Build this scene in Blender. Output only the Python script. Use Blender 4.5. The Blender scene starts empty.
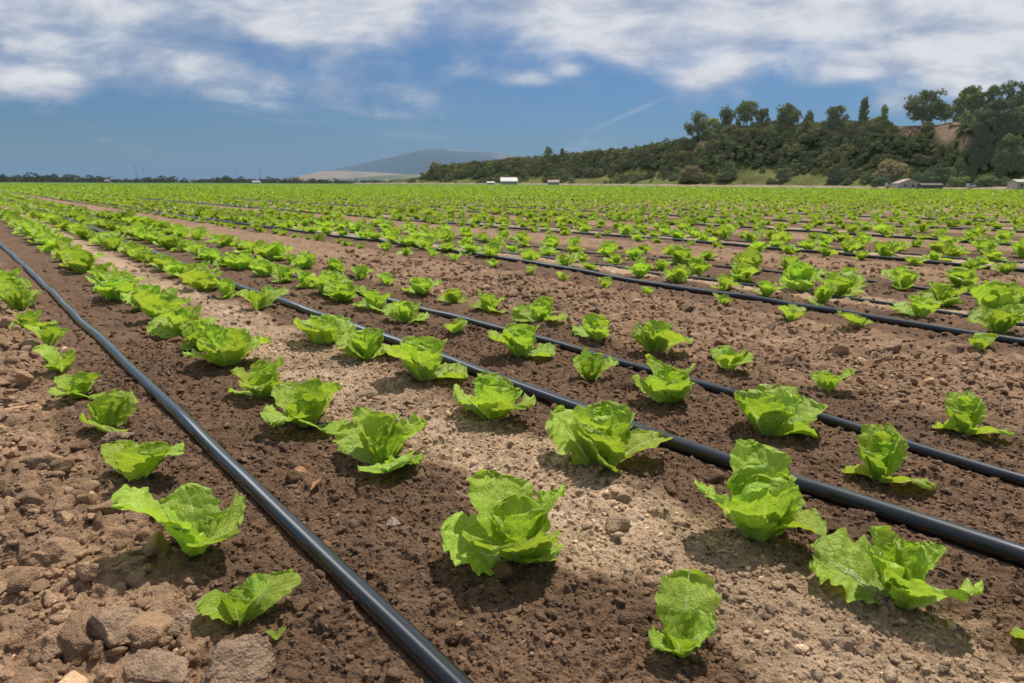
import bpy, math, random
import numpy as np
from mathutils import Matrix, Vector

random.seed(7)
RNG = np.random.default_rng(11)
scene = bpy.context.scene
COL = scene.collection

# ------------------------------------------------------------------ camera constants (metres)
CAM_H = 0.55
YAW = math.radians(38.73)          # heading, clockwise from the crop rows (+Y)
PITCH = math.radians(13.0)
HX, HY = math.sin(YAW), math.cos(YAW)      # heading (forward)
RX, RY = math.cos(YAW), -math.sin(YAW)     # to the right of the heading
PERIOD, ROW0, ROWSP = 2.52, 0.20, 0.40     # bed period, first row, row spacing


def from_heading(right, fwd):
    return right * RX + fwd * HX, right * RY + fwd * HY


def to_heading(x, y):
    return x * RX + y * RY, x * HX + y * HY


# ------------------------------------------------------------------ numeric noise
def hash2(ix, iy, seed):
    ix = ix.astype(np.int64).astype(np.uint32)
    iy = iy.astype(np.int64).astype(np.uint32)
    h = ix * np.uint32(374761393) + iy * np.uint32(668265263) + np.uint32((seed * 974711 + 12345) & 0xFFFFFFFF)
    h = (h ^ (h >> np.uint32(13))) * np.uint32(1274126177)
    h = (h ^ (h >> np.uint32(16))) * np.uint32(2246822519)
    h = h ^ (h >> np.uint32(15))
    return h.astype(np.float64) / 4294967295.0


def vnoise(x, y, seed=0):
    ix, iy = np.floor(x), np.floor(y)
    fx, fy = x - ix, y - iy
    fx = fx * fx * fx * (fx * (fx * 6 - 15) + 10)
    fy = fy * fy * fy * (fy * (fy * 6 - 15) + 10)
    a = hash2(ix, iy, seed); b = hash2(ix + 1, iy, seed)
    c = hash2(ix, iy + 1, seed); d = hash2(ix + 1, iy + 1, seed)
    return ((a * (1 - fx) + b * fx) * (1 - fy) + (c * (1 - fx) + d * fx) * fy) * 2 - 1


def fbm(x, y, octaves=4, seed=0, gain=0.5):
    v = np.zeros_like(x); a = 1.0; s = 0.0
    for o in range(octaves):
        v += a * vnoise(x * 2 ** o + 17.3 * o, y * 2 ** o - 9.1 * o, seed + o)
        s += a; a *= gain
    return v / s


def sstep(a, b, x):
    t = np.clip((x - a) / (b - a), 0, 1)
    return t * t * (3 - 2 * t)


def domes(x, y, cell, seed, keep, rmin=0.3, rmax=0.62, flat=0.8):
    """Cellular lumps: height of the highest of the lumps around each point; keep = probability of a lump (array)."""
    X, Y = x / cell, y / cell
    ix, iy = np.floor(X), np.floor(Y)
    out = np.zeros_like(x)
    for dx in (-1, 0, 1):
        for dy in (-1, 0, 1):
            cx, cy = ix + dx, iy + dy
            px = cx + hash2(cx, cy, seed); py = cy + hash2(cx, cy, seed + 1)
            r = rmin + (rmax - rmin) * hash2(cx, cy, seed + 2) ** 1.5
            ang = hash2(cx, cy, seed + 3) * 6.283
            st = 0.75 + 0.5 * hash2(cx, cy, seed + 4)
            ddx, ddy = X - px, Y - py
            u = (ddx * np.cos(ang) + ddy * np.sin(ang)) * st
            v = (-ddx * np.sin(ang) + ddy * np.cos(ang)) / st
            d2 = (u * u + v * v) / (r * r)
            h = np.where(hash2(cx, cy, seed + 5) < keep, r * np.sqrt(np.clip(1 - d2, 0, 1)) * flat, 0)
            h = np.minimum(h, r * flat * (0.55 + 0.3 * u / r + 0.15))
            out = np.maximum(out, h)
    return out * cell


# ------------------------------------------------------------------ soil layout
HOSE_PATHS = [  # (radius, points) in metres
    (0.0142, [(0.385, -1.2), (0.370, 0.5), (0.366, 0.8), (0.363, 1.1), (0.358, 1.6), (0.349, 2.3), (0.339, 3.3), (0.328, 4.5), (0.306, 6.0), (0.280, 7.7), (0.27, 12), (0.30, 20), (0.30, 60)]),
    (0.0165, [(1.21, -1.2), (1.205, 0.25), (1.200, 0.43), (1.184, 0.62), (1.171, 0.98), (1.170, 1.42), (1.162, 2.48), (1.158, 3.65), (1.215, 6.38), (1.275, 9.45), (1.25, 18), (1.3, 60)]),
    (0.0128, [(1.53, -1.2), (1.557, 0.34), (1.572, 0.52), (1.592, 0.74), (1.610, 1.14), (1.603, 1.58), (1.586, 2.48), (1.570, 4.0), (1.60, 9), (1.58, 60)]),
    (0.0152, [(2.90, -1.2), (2.951, 0.72), (2.99, 1.16), (3.040, 1.64), (3.066, 2.20), (3.150, 3.42), (3.22, 5.0), (3.15, 8), (2.95, 14), (2.95, 60)]),
    (0.0092, [(3.28, -1.2), (3.33, 0.82), (3.43, 1.46), (3.46, 2.44), (3.50, 4), (3.6, 8), (3.65, 60)]),
    (0.0092, [(4.17, -1.2), (4.18, 1.05), (4.185, 2.13), (4.12, 4), (4.15, 9), (4.14, 60)]),
    (0.0140, [(5.56, -1.2), (5.61, 1.44), (5.68, 3), (5.70, 4.92), (5.55, 9), (5.45, 60)]),
    (0.0092, [(6.15, -1.2), (6.1, 3), (6.2, 8), (6.15, 60)]),
    (0.0140, [(7.93, -1.0), (7.95, 2.1), (8.2, 4.5), (8.45, 7), (8.1, 14), (8.0, 60)]),
    (0.0140, [(10.5, -1.0), (10.45, 5), (10.6, 12), (10.5, 60)]),
    (0.0140, [(13.0, -1.0), (13.1, 6), (12.95, 14), (13.0, 60)]),
]


def smooth_path(pts, n=400):
    p = np.array(pts, float)
    # Catmull-Rom style smoothing of x over y
    yy = np.concatenate([np.linspace(p[0, 1], 12, int(n * .8)), np.linspace(12, p[-1, 1], int(n * .2))[1:]])
    m = np.gradient(p[:, 0], p[:, 1])
    k = np.clip(np.searchsorted(p[:, 1], yy) - 1, 0, len(p) - 2)
    hgt = p[k + 1, 1] - p[k, 1]; t = (yy - p[k, 1]) / hgt
    xx = ((2 * t**3 - 3 * t**2 + 1) * p[k, 0] + (t**3 - 2 * t**2 + t) * hgt * m[k]
          + (-2 * t**3 + 3 * t**2) * p[k + 1, 0] + (t**3 - t**2) * hgt * m[k + 1])
    return xx, yy


HOSES = [(r,) + smooth_path([(a * 0.968, b) for a, b in p]) for r, p in HOSE_PATHS]


def bed(x, y):
    w = 0.045 * vnoise(x * 3.1, y * 1.3, 71) + 0.045 * vnoise(x * 9, y * 6, 72) + 0.030 * vnoise(x * 24, y * 20, 73) + 0.018 * vnoise(x * 70, y * 70, 74)
    return np.mod(x - ROW0 + w + 0.4, PERIOD) - 0.4       # -0.4 .. 2.12


def masks(x, y):
    v = bed(x, y)
    wet = sstep(-0.07, 0.02, v) * (1 - sstep(0.41, 0.50, v)) + sstep(0.69, 0.80, v) * (1 - sstep(1.52, 1.68, v))
    pale = sstep(0.43, 0.52, v) * (1 - sstep(0.67, 0.78, v))
    clod = 1 - sstep(-0.16, 0.0, v) * (1 - sstep(1.55, 1.75, v))
    return np.clip(wet, 0, 1), pale, clod


def far_dip(x, y):
    r_, f_ = to_heading(x, y)
    return -0.0058 * np.maximum(0, r_ - 20) * sstep(60, 200, np.hypot(x, y))


def base_height(x, y):
    x = np.asarray(x, float); y = np.asarray(y, float)
    v = np.mod(x - ROW0 + 0.4, PERIOD) - 0.4
    fur = 1 - sstep(-0.30, -0.02, v) * (1 - sstep(1.62, 1.9, v))
    near = 1 - sstep(25, 60, np.hypot(x, y))
    h = -0.018 * fur + 0.006 * np.exp(-((v - 0.58) / 0.12) ** 2) + 0.010 * fbm(x * 2.2, y * 2.2, 2, 5)
    return h * near + far_dip(x, y)


def soil_color(x, y, rough=True):
    wet, pale, clod = masks(x, y)
    n1 = fbm(x * 4, y * 4, 3, 31); n2 = fbm(x * 22, y * 22, 3, 35); n3 = fbm(x * 90, y * 90, 2, 39)
    mid = np.array([0.285, 0.175, 0.102]); dark = np.array([0.152, 0.089, 0.051]); light = np.array([0.415, 0.288, 0.180]); salt = np.array([0.50, 0.42, 0.33])
    c = mid[None] * np.ones((len(x), 1))
    c = c * (1 - wet[:, None]) + dark * wet[:, None]
    p = np.clip(pale * (0.85 + 0.5 * n1), 0, 1)[:, None]
    c = c * (1 - p) + light * p
    s = (0.4 * sstep(0.22, 0.60, n2 + 0.4 * n1 - 0.22) * (0.75 * pale + 0.25 * clod))[:, None]
    c = c * (1 - s) + salt * s
    k = 1 + 0.22 * n1 + 0.26 * n2 + 0.20 * n3
    return np.clip(c * k[:, None], 0.01, 0.8)


def clod_scale(x, y):
    """left strip by the camera is the coarsest"""
    return np.where(x < 0.25, 1.25, 0.9)


def detail_height(x, y):
    r = np.hypot(x, y)
    wet, pale, clod = masks(x, y)
    h = np.zeros_like(x)
    wx = x + 0.010 * vnoise(x * 45, y * 45, 81) + 0.004 * vnoise(x * 140, y * 140, 83)
    wy = y + 0.010 * vnoise(x * 45, y * 45, 82) + 0.004 * vnoise(x * 140, y * 140, 84)
    for cell, seed, lim, kc, kw, kp, amp in (
        (0.085, 101, 9, 0.55, 0.03, 0.02, 0.75), (0.042, 111, 9, 0.75, 0.25, 0.16, 0.9), (0.021, 121, 7, 0.85, 0.8, 0.42, 1.0),
        (0.010, 131, 4, 0.85, 0.9, 0.7, 1.0), (0.0055, 141, 2.0, 0.8, 0.85, 0.8, 0.95)):
        m = r < lim
        xm, ym = wx[m], wy[m]
        keep = kc * clod[m] + kw * wet[m] + kp * np.clip(1 - clod[m] - wet[m], 0, 1)
        dh = domes(xm, ym, cell, seed, np.clip(keep, 0, 0.95)) * amp * (1 - sstep(lim * 0.7, lim, r[m]))
        h[m] = np.maximum(h[m], dh * 1.0) + 0.35 * np.minimum(h[m], dh)
    h += 0.004 * fbm(x * 60, y * 60, 3, 91) * (1 - sstep(4, 8, r))
    # the hoses press the crumbs down
    for rad, hx, hy in HOSES[:7]:
        d = np.abs(x - np.interp(y, hy, hx))
        h *= 0.25 + 0.75 * sstep(rad * 0.6, rad * 2.0, d)
    return h * (1 - sstep(14, 22, r))


# ------------------------------------------------------------------ mesh helpers
def make_mesh(name, V, F, mats, attrs=None, smooth=True, mat_idx=None):
    """V (n,3); F (m,k) int array."""
    V = np.ascontiguousarray(V, np.float32); F = np.ascontiguousarray(F, np.int32)
    me = bpy.data.meshes.new(name)
    me.vertices.add(len(V)); me.vertices.foreach_set('co', V.ravel())
    k = F.shape[1]
    me.loops.add(F.size); me.loops.foreach_set('vertex_index', F.ravel())
    me.polygons.add(len(F)); me.polygons.foreach_set('loop_start', np.arange(0, F.size, k, dtype=np.int32))
    if mat_idx is not None:
        me.polygons.foreach_set('material_index', np.ascontiguousarray(mat_idx, np.int32))
    me.update(calc_edges=True)
    me.polygons.foreach_set('use_smooth', np.full(len(F), smooth, dtype=bool))
    for an, (typ, arr) in (attrs or {}).items():
        a = me.attributes.new(an, typ, 'POINT')
        arr = np.ascontiguousarray(arr, np.float32)
        a.data.foreach_set({'FLOAT_COLOR': 'color', 'FLOAT_VECTOR': 'vector', 'FLOAT': 'value'}[typ], arr.ravel())
    for m in (mats if isinstance(mats, (list, tuple)) else [mats]):
        me.materials.append(m)
    me.validate()
    return me


def rgba(c):
    return np.concatenate([c, np.ones((len(c), 1))], 1)


def link(name, me, parent=None, loc=None):
    o = bpy.data.objects.new(name, me); COL.objects.link(o)
    if parent is not None: o.parent = parent
    if loc is not None: o.location = loc
    return o


def tag(o, label=None, cat=None, group=None, kind=None):
    if label: o['label'] = label
    if cat: o['category'] = cat
    if group: o['group'] = group
    if kind: o['kind'] = kind
    return o


def quad_grid(nu, nv):
    i = np.arange(nu - 1)[:, None] * nv + np.arange(nv - 1)[None]
    return np.stack([i, i + 1, i + nv + 1, i + nv], -1).reshape(-1, 4)


def icosphere(sub):
    t = (1 + 5 ** .5) / 2
    V = [(-1, t, 0), (1, t, 0), (-1, -t, 0), (1, -t, 0), (0, -1, t), (0, 1, t), (0, -1, -t), (0, 1, -t), (t, 0, -1), (t, 0, 1), (-t, 0, -1), (-t, 0, 1)]
    F = [(0, 11, 5), (0, 5, 1), (0, 1, 7), (0, 7, 10), (0, 10, 11), (1, 5, 9), (5, 11, 4), (11, 10, 2), (10, 7, 6), (7, 1, 8), (3, 9, 4), (3, 4, 2), (3, 2, 6), (3, 6, 8), (3, 8, 9), (4, 9, 5), (2, 4, 11), (6, 2, 10), (8, 6, 7), (9, 8, 1)]
    V = [np.array(v) / np.linalg.norm(v) for v in V]
    for _ in range(sub):
        cache = {}; nf = []
        def midp(a, b):
            k = (min(a, b), max(a, b))
            if k not in cache:
                m = V[a] + V[b]; V.append(m / np.linalg.norm(m)); cache[k] = len(V) - 1
            return cache[k]
        for a, b, c in F:
            ab, bc, ca = midp(a, b), midp(b, c), midp(c, a)
            nf += [(a, ab, ca), (b, bc, ab), (c, ca, bc), (ab, bc, ca)]
        F = nf
    return np.array(V), np.array(F, np.int32)


def vn3(P, seed):
    """true 3-D value noise"""
    I = np.floor(P); f = P - I; f = f * f * (3 - 2 * f)
    out = np.zeros(len(P))
    for dz_ in (0, 1):
        wz = f[:, 2] if dz_ else 1 - f[:, 2]
        zz = (I[:, 2] + dz_) * 7919.0
        a = hash2(I[:, 0] + zz, I[:, 1] - zz, seed); b = hash2(I[:, 0] + 1 + zz, I[:, 1] - zz, seed)
        c = hash2(I[:, 0] + zz, I[:, 1] + 1 - zz, seed); d = hash2(I[:, 0] + 1 + zz, I[:, 1] + 1 - zz, seed)
        out += wz * ((a * (1 - f[:, 0]) + b * f[:, 0]) * (1 - f[:, 1]) + (c * (1 - f[:, 0]) + d * f[:, 0]) * f[:, 1])
    return out * 2 - 1


def clod_shape(sub, seed):
    V, F = icosphere(sub)
    rg = np.random.default_rng(seed)
    for _ in range(11):                                  # broken faces
        n = rg.normal(size=3); n /= np.linalg.norm(n)
        d = rg.uniform(0.40, 0.80)
        s = V @ n
        V = V - np.clip(s - d, 0, None)[:, None] * n[None] * 0.96
    V = V * (1.18 + 0.20 * vn3(V * 1.5, seed) + 0.12 * vn3(V * 3.5, seed + 1) + (0.07 * vn3(V * 8, seed + 2) if sub > 1 else 0)
             + (0.04 * vn3(V * 18, seed + 3) if sub > 2 else 0) + (0.02 * vn3(V * 45, seed + 4) if sub > 3 else 0))[:, None]
    V[:, 2] *= 0.7
    return V, F


# ------------------------------------------------------------------ materials
def new_mat(name):
    m = bpy.data.materials.new(name); m.use_nodes = True
    nt = m.node_tree; nt.nodes.clear()
    out = nt.nodes.new('ShaderNodeOutputMaterial')
    return m, nt, out


def N(nt, typ, **kw):
    n = nt.nodes.new(typ)
    for k, v in kw.items():
        if k.startswith('i_'):
            key = k[2:]
            key = int(key) if key.isdigit() else key.replace('_', ' ')
            n.inputs[key].default_value = v
        else:
            setattr(n, k, v)
    return n


def math_n(nt, op, a, b=None, c=None, clamp=False):
    n = nt.nodes.new('ShaderNodeMath'); n.operation = op; n.use_clamp = clamp
    for i, v in enumerate((a, b, c)):
        if v is None: continue
        if hasattr(v, 'is_linked') or isinstance(v, bpy.types.NodeSocket): nt.links.new(v, n.inputs[i])
        else: n.inputs[i].default_value = v
    return n.outputs[0]


def maprange(nt, v, a, b, c=0.0, d=1.0, smooth=True):
    n = nt.nodes.new('ShaderNodeMapRange'); n.interpolation_type = 'SMOOTHSTEP' if smooth else 'LINEAR'
    nt.links.new(v, n.inputs['Value'])
    n.inputs['From Min'].default_value = a; n.inputs['From Max'].default_value = b
    n.inputs['To Min'].default_value = c; n.inputs['To Max'].default_value = d
    return n.outputs['Result']


def mixc(nt, fac, a, b, blend='MIX'):
    n = nt.nodes.new('ShaderNodeMix'); n.data_type = 'RGBA'; n.blend_type = blend
    for s, v in ((n.inputs['Factor'], fac), (n.inputs['A'], a), (n.inputs['B'], b)):
        pass
    ia = [i for i in n.inputs if i.type == 'RGBA']
    for s, v in ((n.inputs[0], fac), (ia[0], a), (ia[1], b)):
        if isinstance(v, bpy.types.NodeSocket): nt.links.new(v, s)
        elif isinstance(v, (int, float)): s.default_value = v
        else: s.default_value = (*v, 1.0)
    return [o for o in n.outputs if o.type == 'RGBA'][0]


def soil_material(name='soil', fine=1.0):
    m, nt, out = new_mat(name)
    at = N(nt, 'ShaderNodeAttribute', attribute_name='soil')
    tc = N(nt, 'ShaderNodeNewGeometry')
    pos = tc.outputs['Position']
    def noise(scale, detail, rough=0.6):
        n = N(nt, 'ShaderNodeTexNoise', i_Scale=scale, i_Detail=detail, i_Roughness=rough)
        nt.links.new(pos, n.inputs['Vector']); return n.outputs['Fac']
    n1 = noise(170, 4, 0.7); n2 = noise(40, 3); n3 = noise(700, 2)
    f = math_n(nt, 'ADD', math_n(nt, 'MULTIPLY', n1, 0.9), math_n(nt, 'MULTIPLY', n2, 0.5))
    f = maprange(nt, f, 0.35, 1.1, 0.62, 1.42, False)
    vor = N(nt, 'ShaderNodeTexVoronoi', i_Scale=330.0); nt.links.new(pos, vor.inputs['Vector'])
    f = math_n(nt, 'MULTIPLY', f, maprange(nt, vor.outputs['Distance'], 0.0, 0.7, 1.12, 0.78, False))
    col = mixc(nt, 1.0, at.outputs['Color'], f, 'MULTIPLY')
    bs = N(nt, 'ShaderNodeBsdfPrincipled', i_Roughness=0.93)
    bs.inputs['Specular IOR Level'].default_value = 0.18
    nt.links.new(col, bs.inputs['Base Color'])
    hsum = math_n(nt, 'ADD', math_n(nt, 'ADD', math_n(nt, 'MULTIPLY', n1, 1.0), math_n(nt, 'MULTIPLY', n3, 0.35)), math_n(nt, 'MULTIPLY', vor.outputs['Distance'], -0.6))
    bp = N(nt, 'ShaderNodeBump', i_Strength=0.75 * fine, i_Distance=0.004)
    nt.links.new(hsum, bp.inputs['Height']); nt.links.new(bp.outputs[0], bs.inputs['Normal'])
    nt.links.new(bs.outputs[0], out.inputs[0])
    return m


def lettuce_material(name='lettuce_leaf', val=1.0, rng_=0.25):
    m, nt, out = new_mat(name)
    at = N(nt, 'ShaderNodeAttribute', attribute_name='leaf')
    sp = N(nt, 'ShaderNodeSeparateXYZ'); nt.links.new(at.outputs['Vector'], sp.inputs[0])
    s, t, rnd = sp.outputs
    tc = N(nt, 'ShaderNodeTexCoord'); oi = N(nt, 'ShaderNodeObjectInfo')
    at_abs = math_n(nt, 'ABSOLUTE', t)
    # midrib, fading to the tip
    rib = maprange(nt, math_n(nt, 'DIVIDE', at_abs, math_n(nt, 'MULTIPLY_ADD', s, -0.10, 0.14)), 0.35, 1.0, 1.0, 0.0)
    rib = math_n(nt, 'MULTIPLY', rib, maprange(nt, s, 0.35, 0.95, 1.0, 0.15))
    # side veins, curving up from the midrib
    nz = N(nt, 'ShaderNodeTexNoise', i_Scale=5.0, i_Detail=3.0); 
    cb = N(nt, 'ShaderNodeCombineXYZ'); nt.links.new(s, cb.inputs[0]); nt.links.new(t, cb.inputs[1]); nt.links.new(rnd, cb.inputs[2])
    nt.links.new(cb.outputs[0], nz.inputs['Vector'])
    ph = math_n(nt, 'ADD', math_n(nt, 'MULTIPLY', s, 8.0), math_n(nt, 'MULTIPLY', at_abs, -2.2))
    ph = math_n(nt, 'ADD', ph, math_n(nt, 'MULTIPLY', nz.outputs['Fac'], 1.6))
    vein = math_n(nt, 'ABSOLUTE', math_n(nt, 'SUBTRACT', math_n(nt, 'FRACT', ph), 0.5))
    vein = maprange(nt, vein, 0.0, 0.09, 1.0, 0.0)
    # colour
    nb = N(nt, 'ShaderNodeTexNoise', i_Scale=14.0, i_Detail=4.0, i_Roughness=0.6); nt.links.new(cb.outputs[0], nb.inputs['Vector'])
    c1 = mixc(nt, maprange(nt, nb.outputs['Fac'], 0.3, 0.7), (0.265, 0.430, 0.030), (0.410, 0.590, 0.075))
    c1 = mixc(nt, math_n(nt, 'MULTIPLY', rnd, 0.5), c1, (0.46, 0.60, 0.085))
    c1 = mixc(nt, maprange(nt, s, 0.45, 0.0, 0.0, 0.75), c1, (0.54, 0.68, 0.20))
    c1 = mixc(nt, math_n(nt, 'MULTIPLY', vein, 0.36), c1, (0.52, 0.68, 0.19))
    c1 = mixc(nt, math_n(nt, 'MULTIPLY', rib, 0.80), c1, (0.62, 0.74, 0.34))
    hs = N(nt, 'ShaderNodeHueSaturation')
    nt.links.new(math_n(nt, 'MULTIPLY_ADD', oi.outputs['Random'], 0.020, 0.482), hs.inputs['Hue'])
    nt.links.new(math_n(nt, 'MULTIPLY_ADD', oi.outputs['Random'], rng_, val), hs.inputs['Value'])
    nt.links.new(c1, hs.inputs['Color']); hs.inputs['Saturation'].default_value = 1.0
    col = hs.outputs[0]
    bs = N(nt, 'ShaderNodeBsdfPrincipled', i_Roughness=0.36)
    bs.inputs['Specular IOR Level'].default_value = 0.42
    nt.links.new(col, bs.inputs['Base Color'])
    hgt = math_n(nt, 'ADD', math_n(nt, 'MULTIPLY', vein, -0.35), math_n(nt, 'MULTIPLY', nb.outputs['Fac'], 1.0))
    hgt = math_n(nt, 'ADD', hgt, math_n(nt, 'MULTIPLY', rib, -0.5))
    bp = N(nt, 'ShaderNodeBump', i_Strength=0.8, i_Distance=0.005); nt.links.new(hgt, bp.inputs['Height'])
    nt.links.new(bp.outputs[0], bs.inputs['Normal'])
    tr = N(nt, 'ShaderNodeBsdfTranslucent'); nt.links.new(bp.outputs[0], tr.inputs['Normal'])
    tcol = mixc(nt, 1.0, col, (1.08, 1.08, 0.60), 'MULTIPLY'); nt.links.new(tcol, tr.inputs['Color'])
    mx = N(nt, 'ShaderNodeMixShader', i_Fac=0.45); nt.links.new(bs.outputs[0], mx.inputs[1]); nt.links.new(tr.outputs[0], mx.inputs[2])
    nt.links.new(mx.outputs[0], out.inputs[0])
    return m


def simple_mat(name, color, rough=0.8, spec=0.3, noise=0.0, nscale=5.0, bump=0.0, attr=None, dark=0.6):
    m, nt, out = new_mat(name)
    bs = N(nt, 'ShaderNodeBsdfPrincipled', i_Roughness=rough); bs.inputs['Specular IOR Level'].default_value = spec
    tc = N(nt, 'ShaderNodeTexCoord')
    nz = N(nt, 'ShaderNodeTexNoise', i_Scale=nscale, i_Detail=5.0, i_Roughness=0.65); nt.links.new(tc.outputs['Object'], nz.inputs['Vector'])
    if attr:
        a = N(nt, 'ShaderNodeAttribute', attribute_name=attr); c = a.outputs['Color']
    else:
        r = N(nt, 'ShaderNodeRGB'); r.outputs[0].default_value = (*color, 1); c = r.outputs[0]
    if noise:
        f = maprange(nt, nz.outputs['Fac'], 0.3, 0.7, 1 - noise, 1 + noise * 0.6)
        c = mixc(nt, 1.0, c, f, 'MULTIPLY')
    nt.links.new(c, bs.inputs['Base Color'])
    if bump:
        bp = N(nt, 'ShaderNodeBump', i_Strength=bump, i_Distance=0.02); nt.links.new(nz.outputs['Fac'], bp.inputs['Height']); nt.links.new(bp.outputs[0], bs.inputs['Normal'])
    nt.links.new(bs.outputs[0], out.inputs[0])
    return m


def foliage_mat(name):
    m, nt, out = new_mat(name)
    a = N(nt, 'ShaderNodeAttribute', attribute_name='col')
    d = N(nt, 'ShaderNodeBsdfDiffuse'); nt.links.new(a.outputs['Color'], d.inputs['Color'])
    t = N(nt, 'ShaderNodeBsdfTranslucent'); nt.links.new(a.outputs['Color'], t.inputs['Color'])
    mx = N(nt, 'ShaderNodeMixShader', i_Fac=0.4); nt.links.new(d.outputs[0], mx.inputs[1]); nt.links.new(t.outputs[0], mx.inputs[2])
    haze_glow = N(nt, 'ShaderNodeEmission', i_Strength=1.0); haze_glow.inputs['Color'].default_value = (0.025, 0.029, 0.024, 1)       # faint glow of the leaves themselves, imitating haze before the hills
    ad = N(nt, 'ShaderNodeAddShader'); nt.links.new(mx.outputs[0], ad.inputs[0]); nt.links.new(haze_glow.outputs[0], ad.inputs[1])
    nt.links.new(ad.outputs[0], out.inputs[0])
    return m


def hose_mat():
    m, nt, out = new_mat('black_polyethylene')
    bs = N(nt, 'ShaderNodeBsdfPrincipled', i_Roughness=0.22); bs.inputs['Specular IOR Level'].default_value = 0.22
    g = N(nt, 'ShaderNodeNewGeometry')
    nz = N(nt, 'ShaderNodeTexNoise', i_Scale=90.0, i_Detail=5.0, i_Roughness=0.7); nt.links.new(g.outputs['Position'], nz.inputs['Vector'])
    n2 = N(nt, 'ShaderNodeTexNoise', i_Scale=7.0, i_Detail=3.0); nt.links.new(g.outputs['Position'], n2.inputs['Vector'])
    f = math_n(nt, 'MULTIPLY', maprange(nt, nz.outputs['Fac'], 0.55, 0.8), maprange(nt, n2.outputs['Fac'], 0.35, 0.75, 0.15, 1.0))
    c = mixc(nt, math_n(nt, 'MULTIPLY', f, 0.30), (0.005, 0.007, 0.009), (0.13, 0.095, 0.065)); nt.links.new(c, bs.inputs['Base Color'])
    nt.links.new(maprange(nt, math_n(nt, 'ADD', math_n(nt, 'MULTIPLY', f, 0.6), n2.outputs['Fac']), 0.3, 1.1, 0.38, 0.58, False), bs.inputs['Roughness'])
    bs.inputs['Coat Weight'].default_value = 1.0; bs.inputs['Coat Roughness'].default_value = 0.09
    nt.links.new(bs.outputs[0], out.inputs[0])
    return m


M_SOIL = soil_material()
M_LETT = lettuce_material()
M_FIELD = lettuce_material('lettuce_field_leaf', 0.86, 0.0)
M_HOSE = hose_mat()
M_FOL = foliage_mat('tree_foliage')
M_BARK = simple_mat('bark', (0.10, 0.075, 0.055), 0.9, 0.1, 0.4, 3.0)

# ------------------------------------------------------------------ ground sheet (polar grid about the viewpoint)
def build_ground():
    dense = np.radians(np.linspace(-49, 49, 1150))
    rest = np.radians(np.linspace(49, 311, 70))[1:-1]
    az = np.concatenate([dense, rest])                      # clockwise from heading
    n_az = len(az)
    down = np.linspace(1.0, 0.0, 1250) ** 1.0
    r1 = CAM_H / np.tan(np.radians(58.0) * down + np.radians(1.9) * (1 - down))       # 0.34 .. 16.6 m
    r2 = np.geomspace(r1[-1], 9000, 150)[1:]
    rr = np.concatenate([r1, r2]); n_r = len(rr)
    A, R = np.meshgrid(az, rr)
    x = (R * (np.sin(A) * RX + np.cos(A) * HX)).ravel(); y = (R * (np.sin(A) * RY + np.cos(A) * HY)).ravel()
    inside = (np.tile(np.arange(n_az), n_r) < len(dense))
    z = base_height(x, y)
    r = np.hypot(x, y)
    m = inside & (r < 22)
    z[m] += detail_height(x[m], y[m])
    c = np.zeros((len(x), 3)); nearm = r < 60
    c[nearm] = soil_color(x[nearm], y[nearm])
    g = np.array([0.105, 0.205, 0.022])
    k = (0.85 + 0.3 * fbm(x * 0.02, y * 0.005, 3, 61) + 0.12 * vnoise(x * 0.4, y * 0.1, 65))
    gf = sstep(22, 55, r)[:, None]
    c = c * (1 - gf) + g[None] * k[:, None] * gf
    F = quad_grid(n_r, n_az)
    wrap = np.arange(n_r - 1) * n_az
    Fw = np.stack([wrap + n_az - 1, wrap, wrap + n_az, wrap + 2 * n_az - 1], -1)
    F = np.concatenate([F, Fw])
    # close the middle
    V = np.stack([x, y, z], 1)
    V = np.concatenate([V, [[0, 0, 0]]]); c = np.concatenate([c, [[0.2, 0.14, 0.1]]])
    ci = len(V) - 1
    i = np.arange(0, n_az, 2)
    Fc = np.stack([np.full(len(i), ci), (i + 2) % n_az, (i + 1) % n_az, i], -1)
    F = np.concatenate([F[:, ::-1], Fc])
    me = make_mesh('ground', V, F, M_SOIL, {'soil': ('FLOAT_COLOR', rgba(c))})
    return tag(link('ground', me), kind='structure')


build_ground()


def gz(x, y):
    return float(base_height(np.array([x]), np.array([y]))[0])


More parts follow.
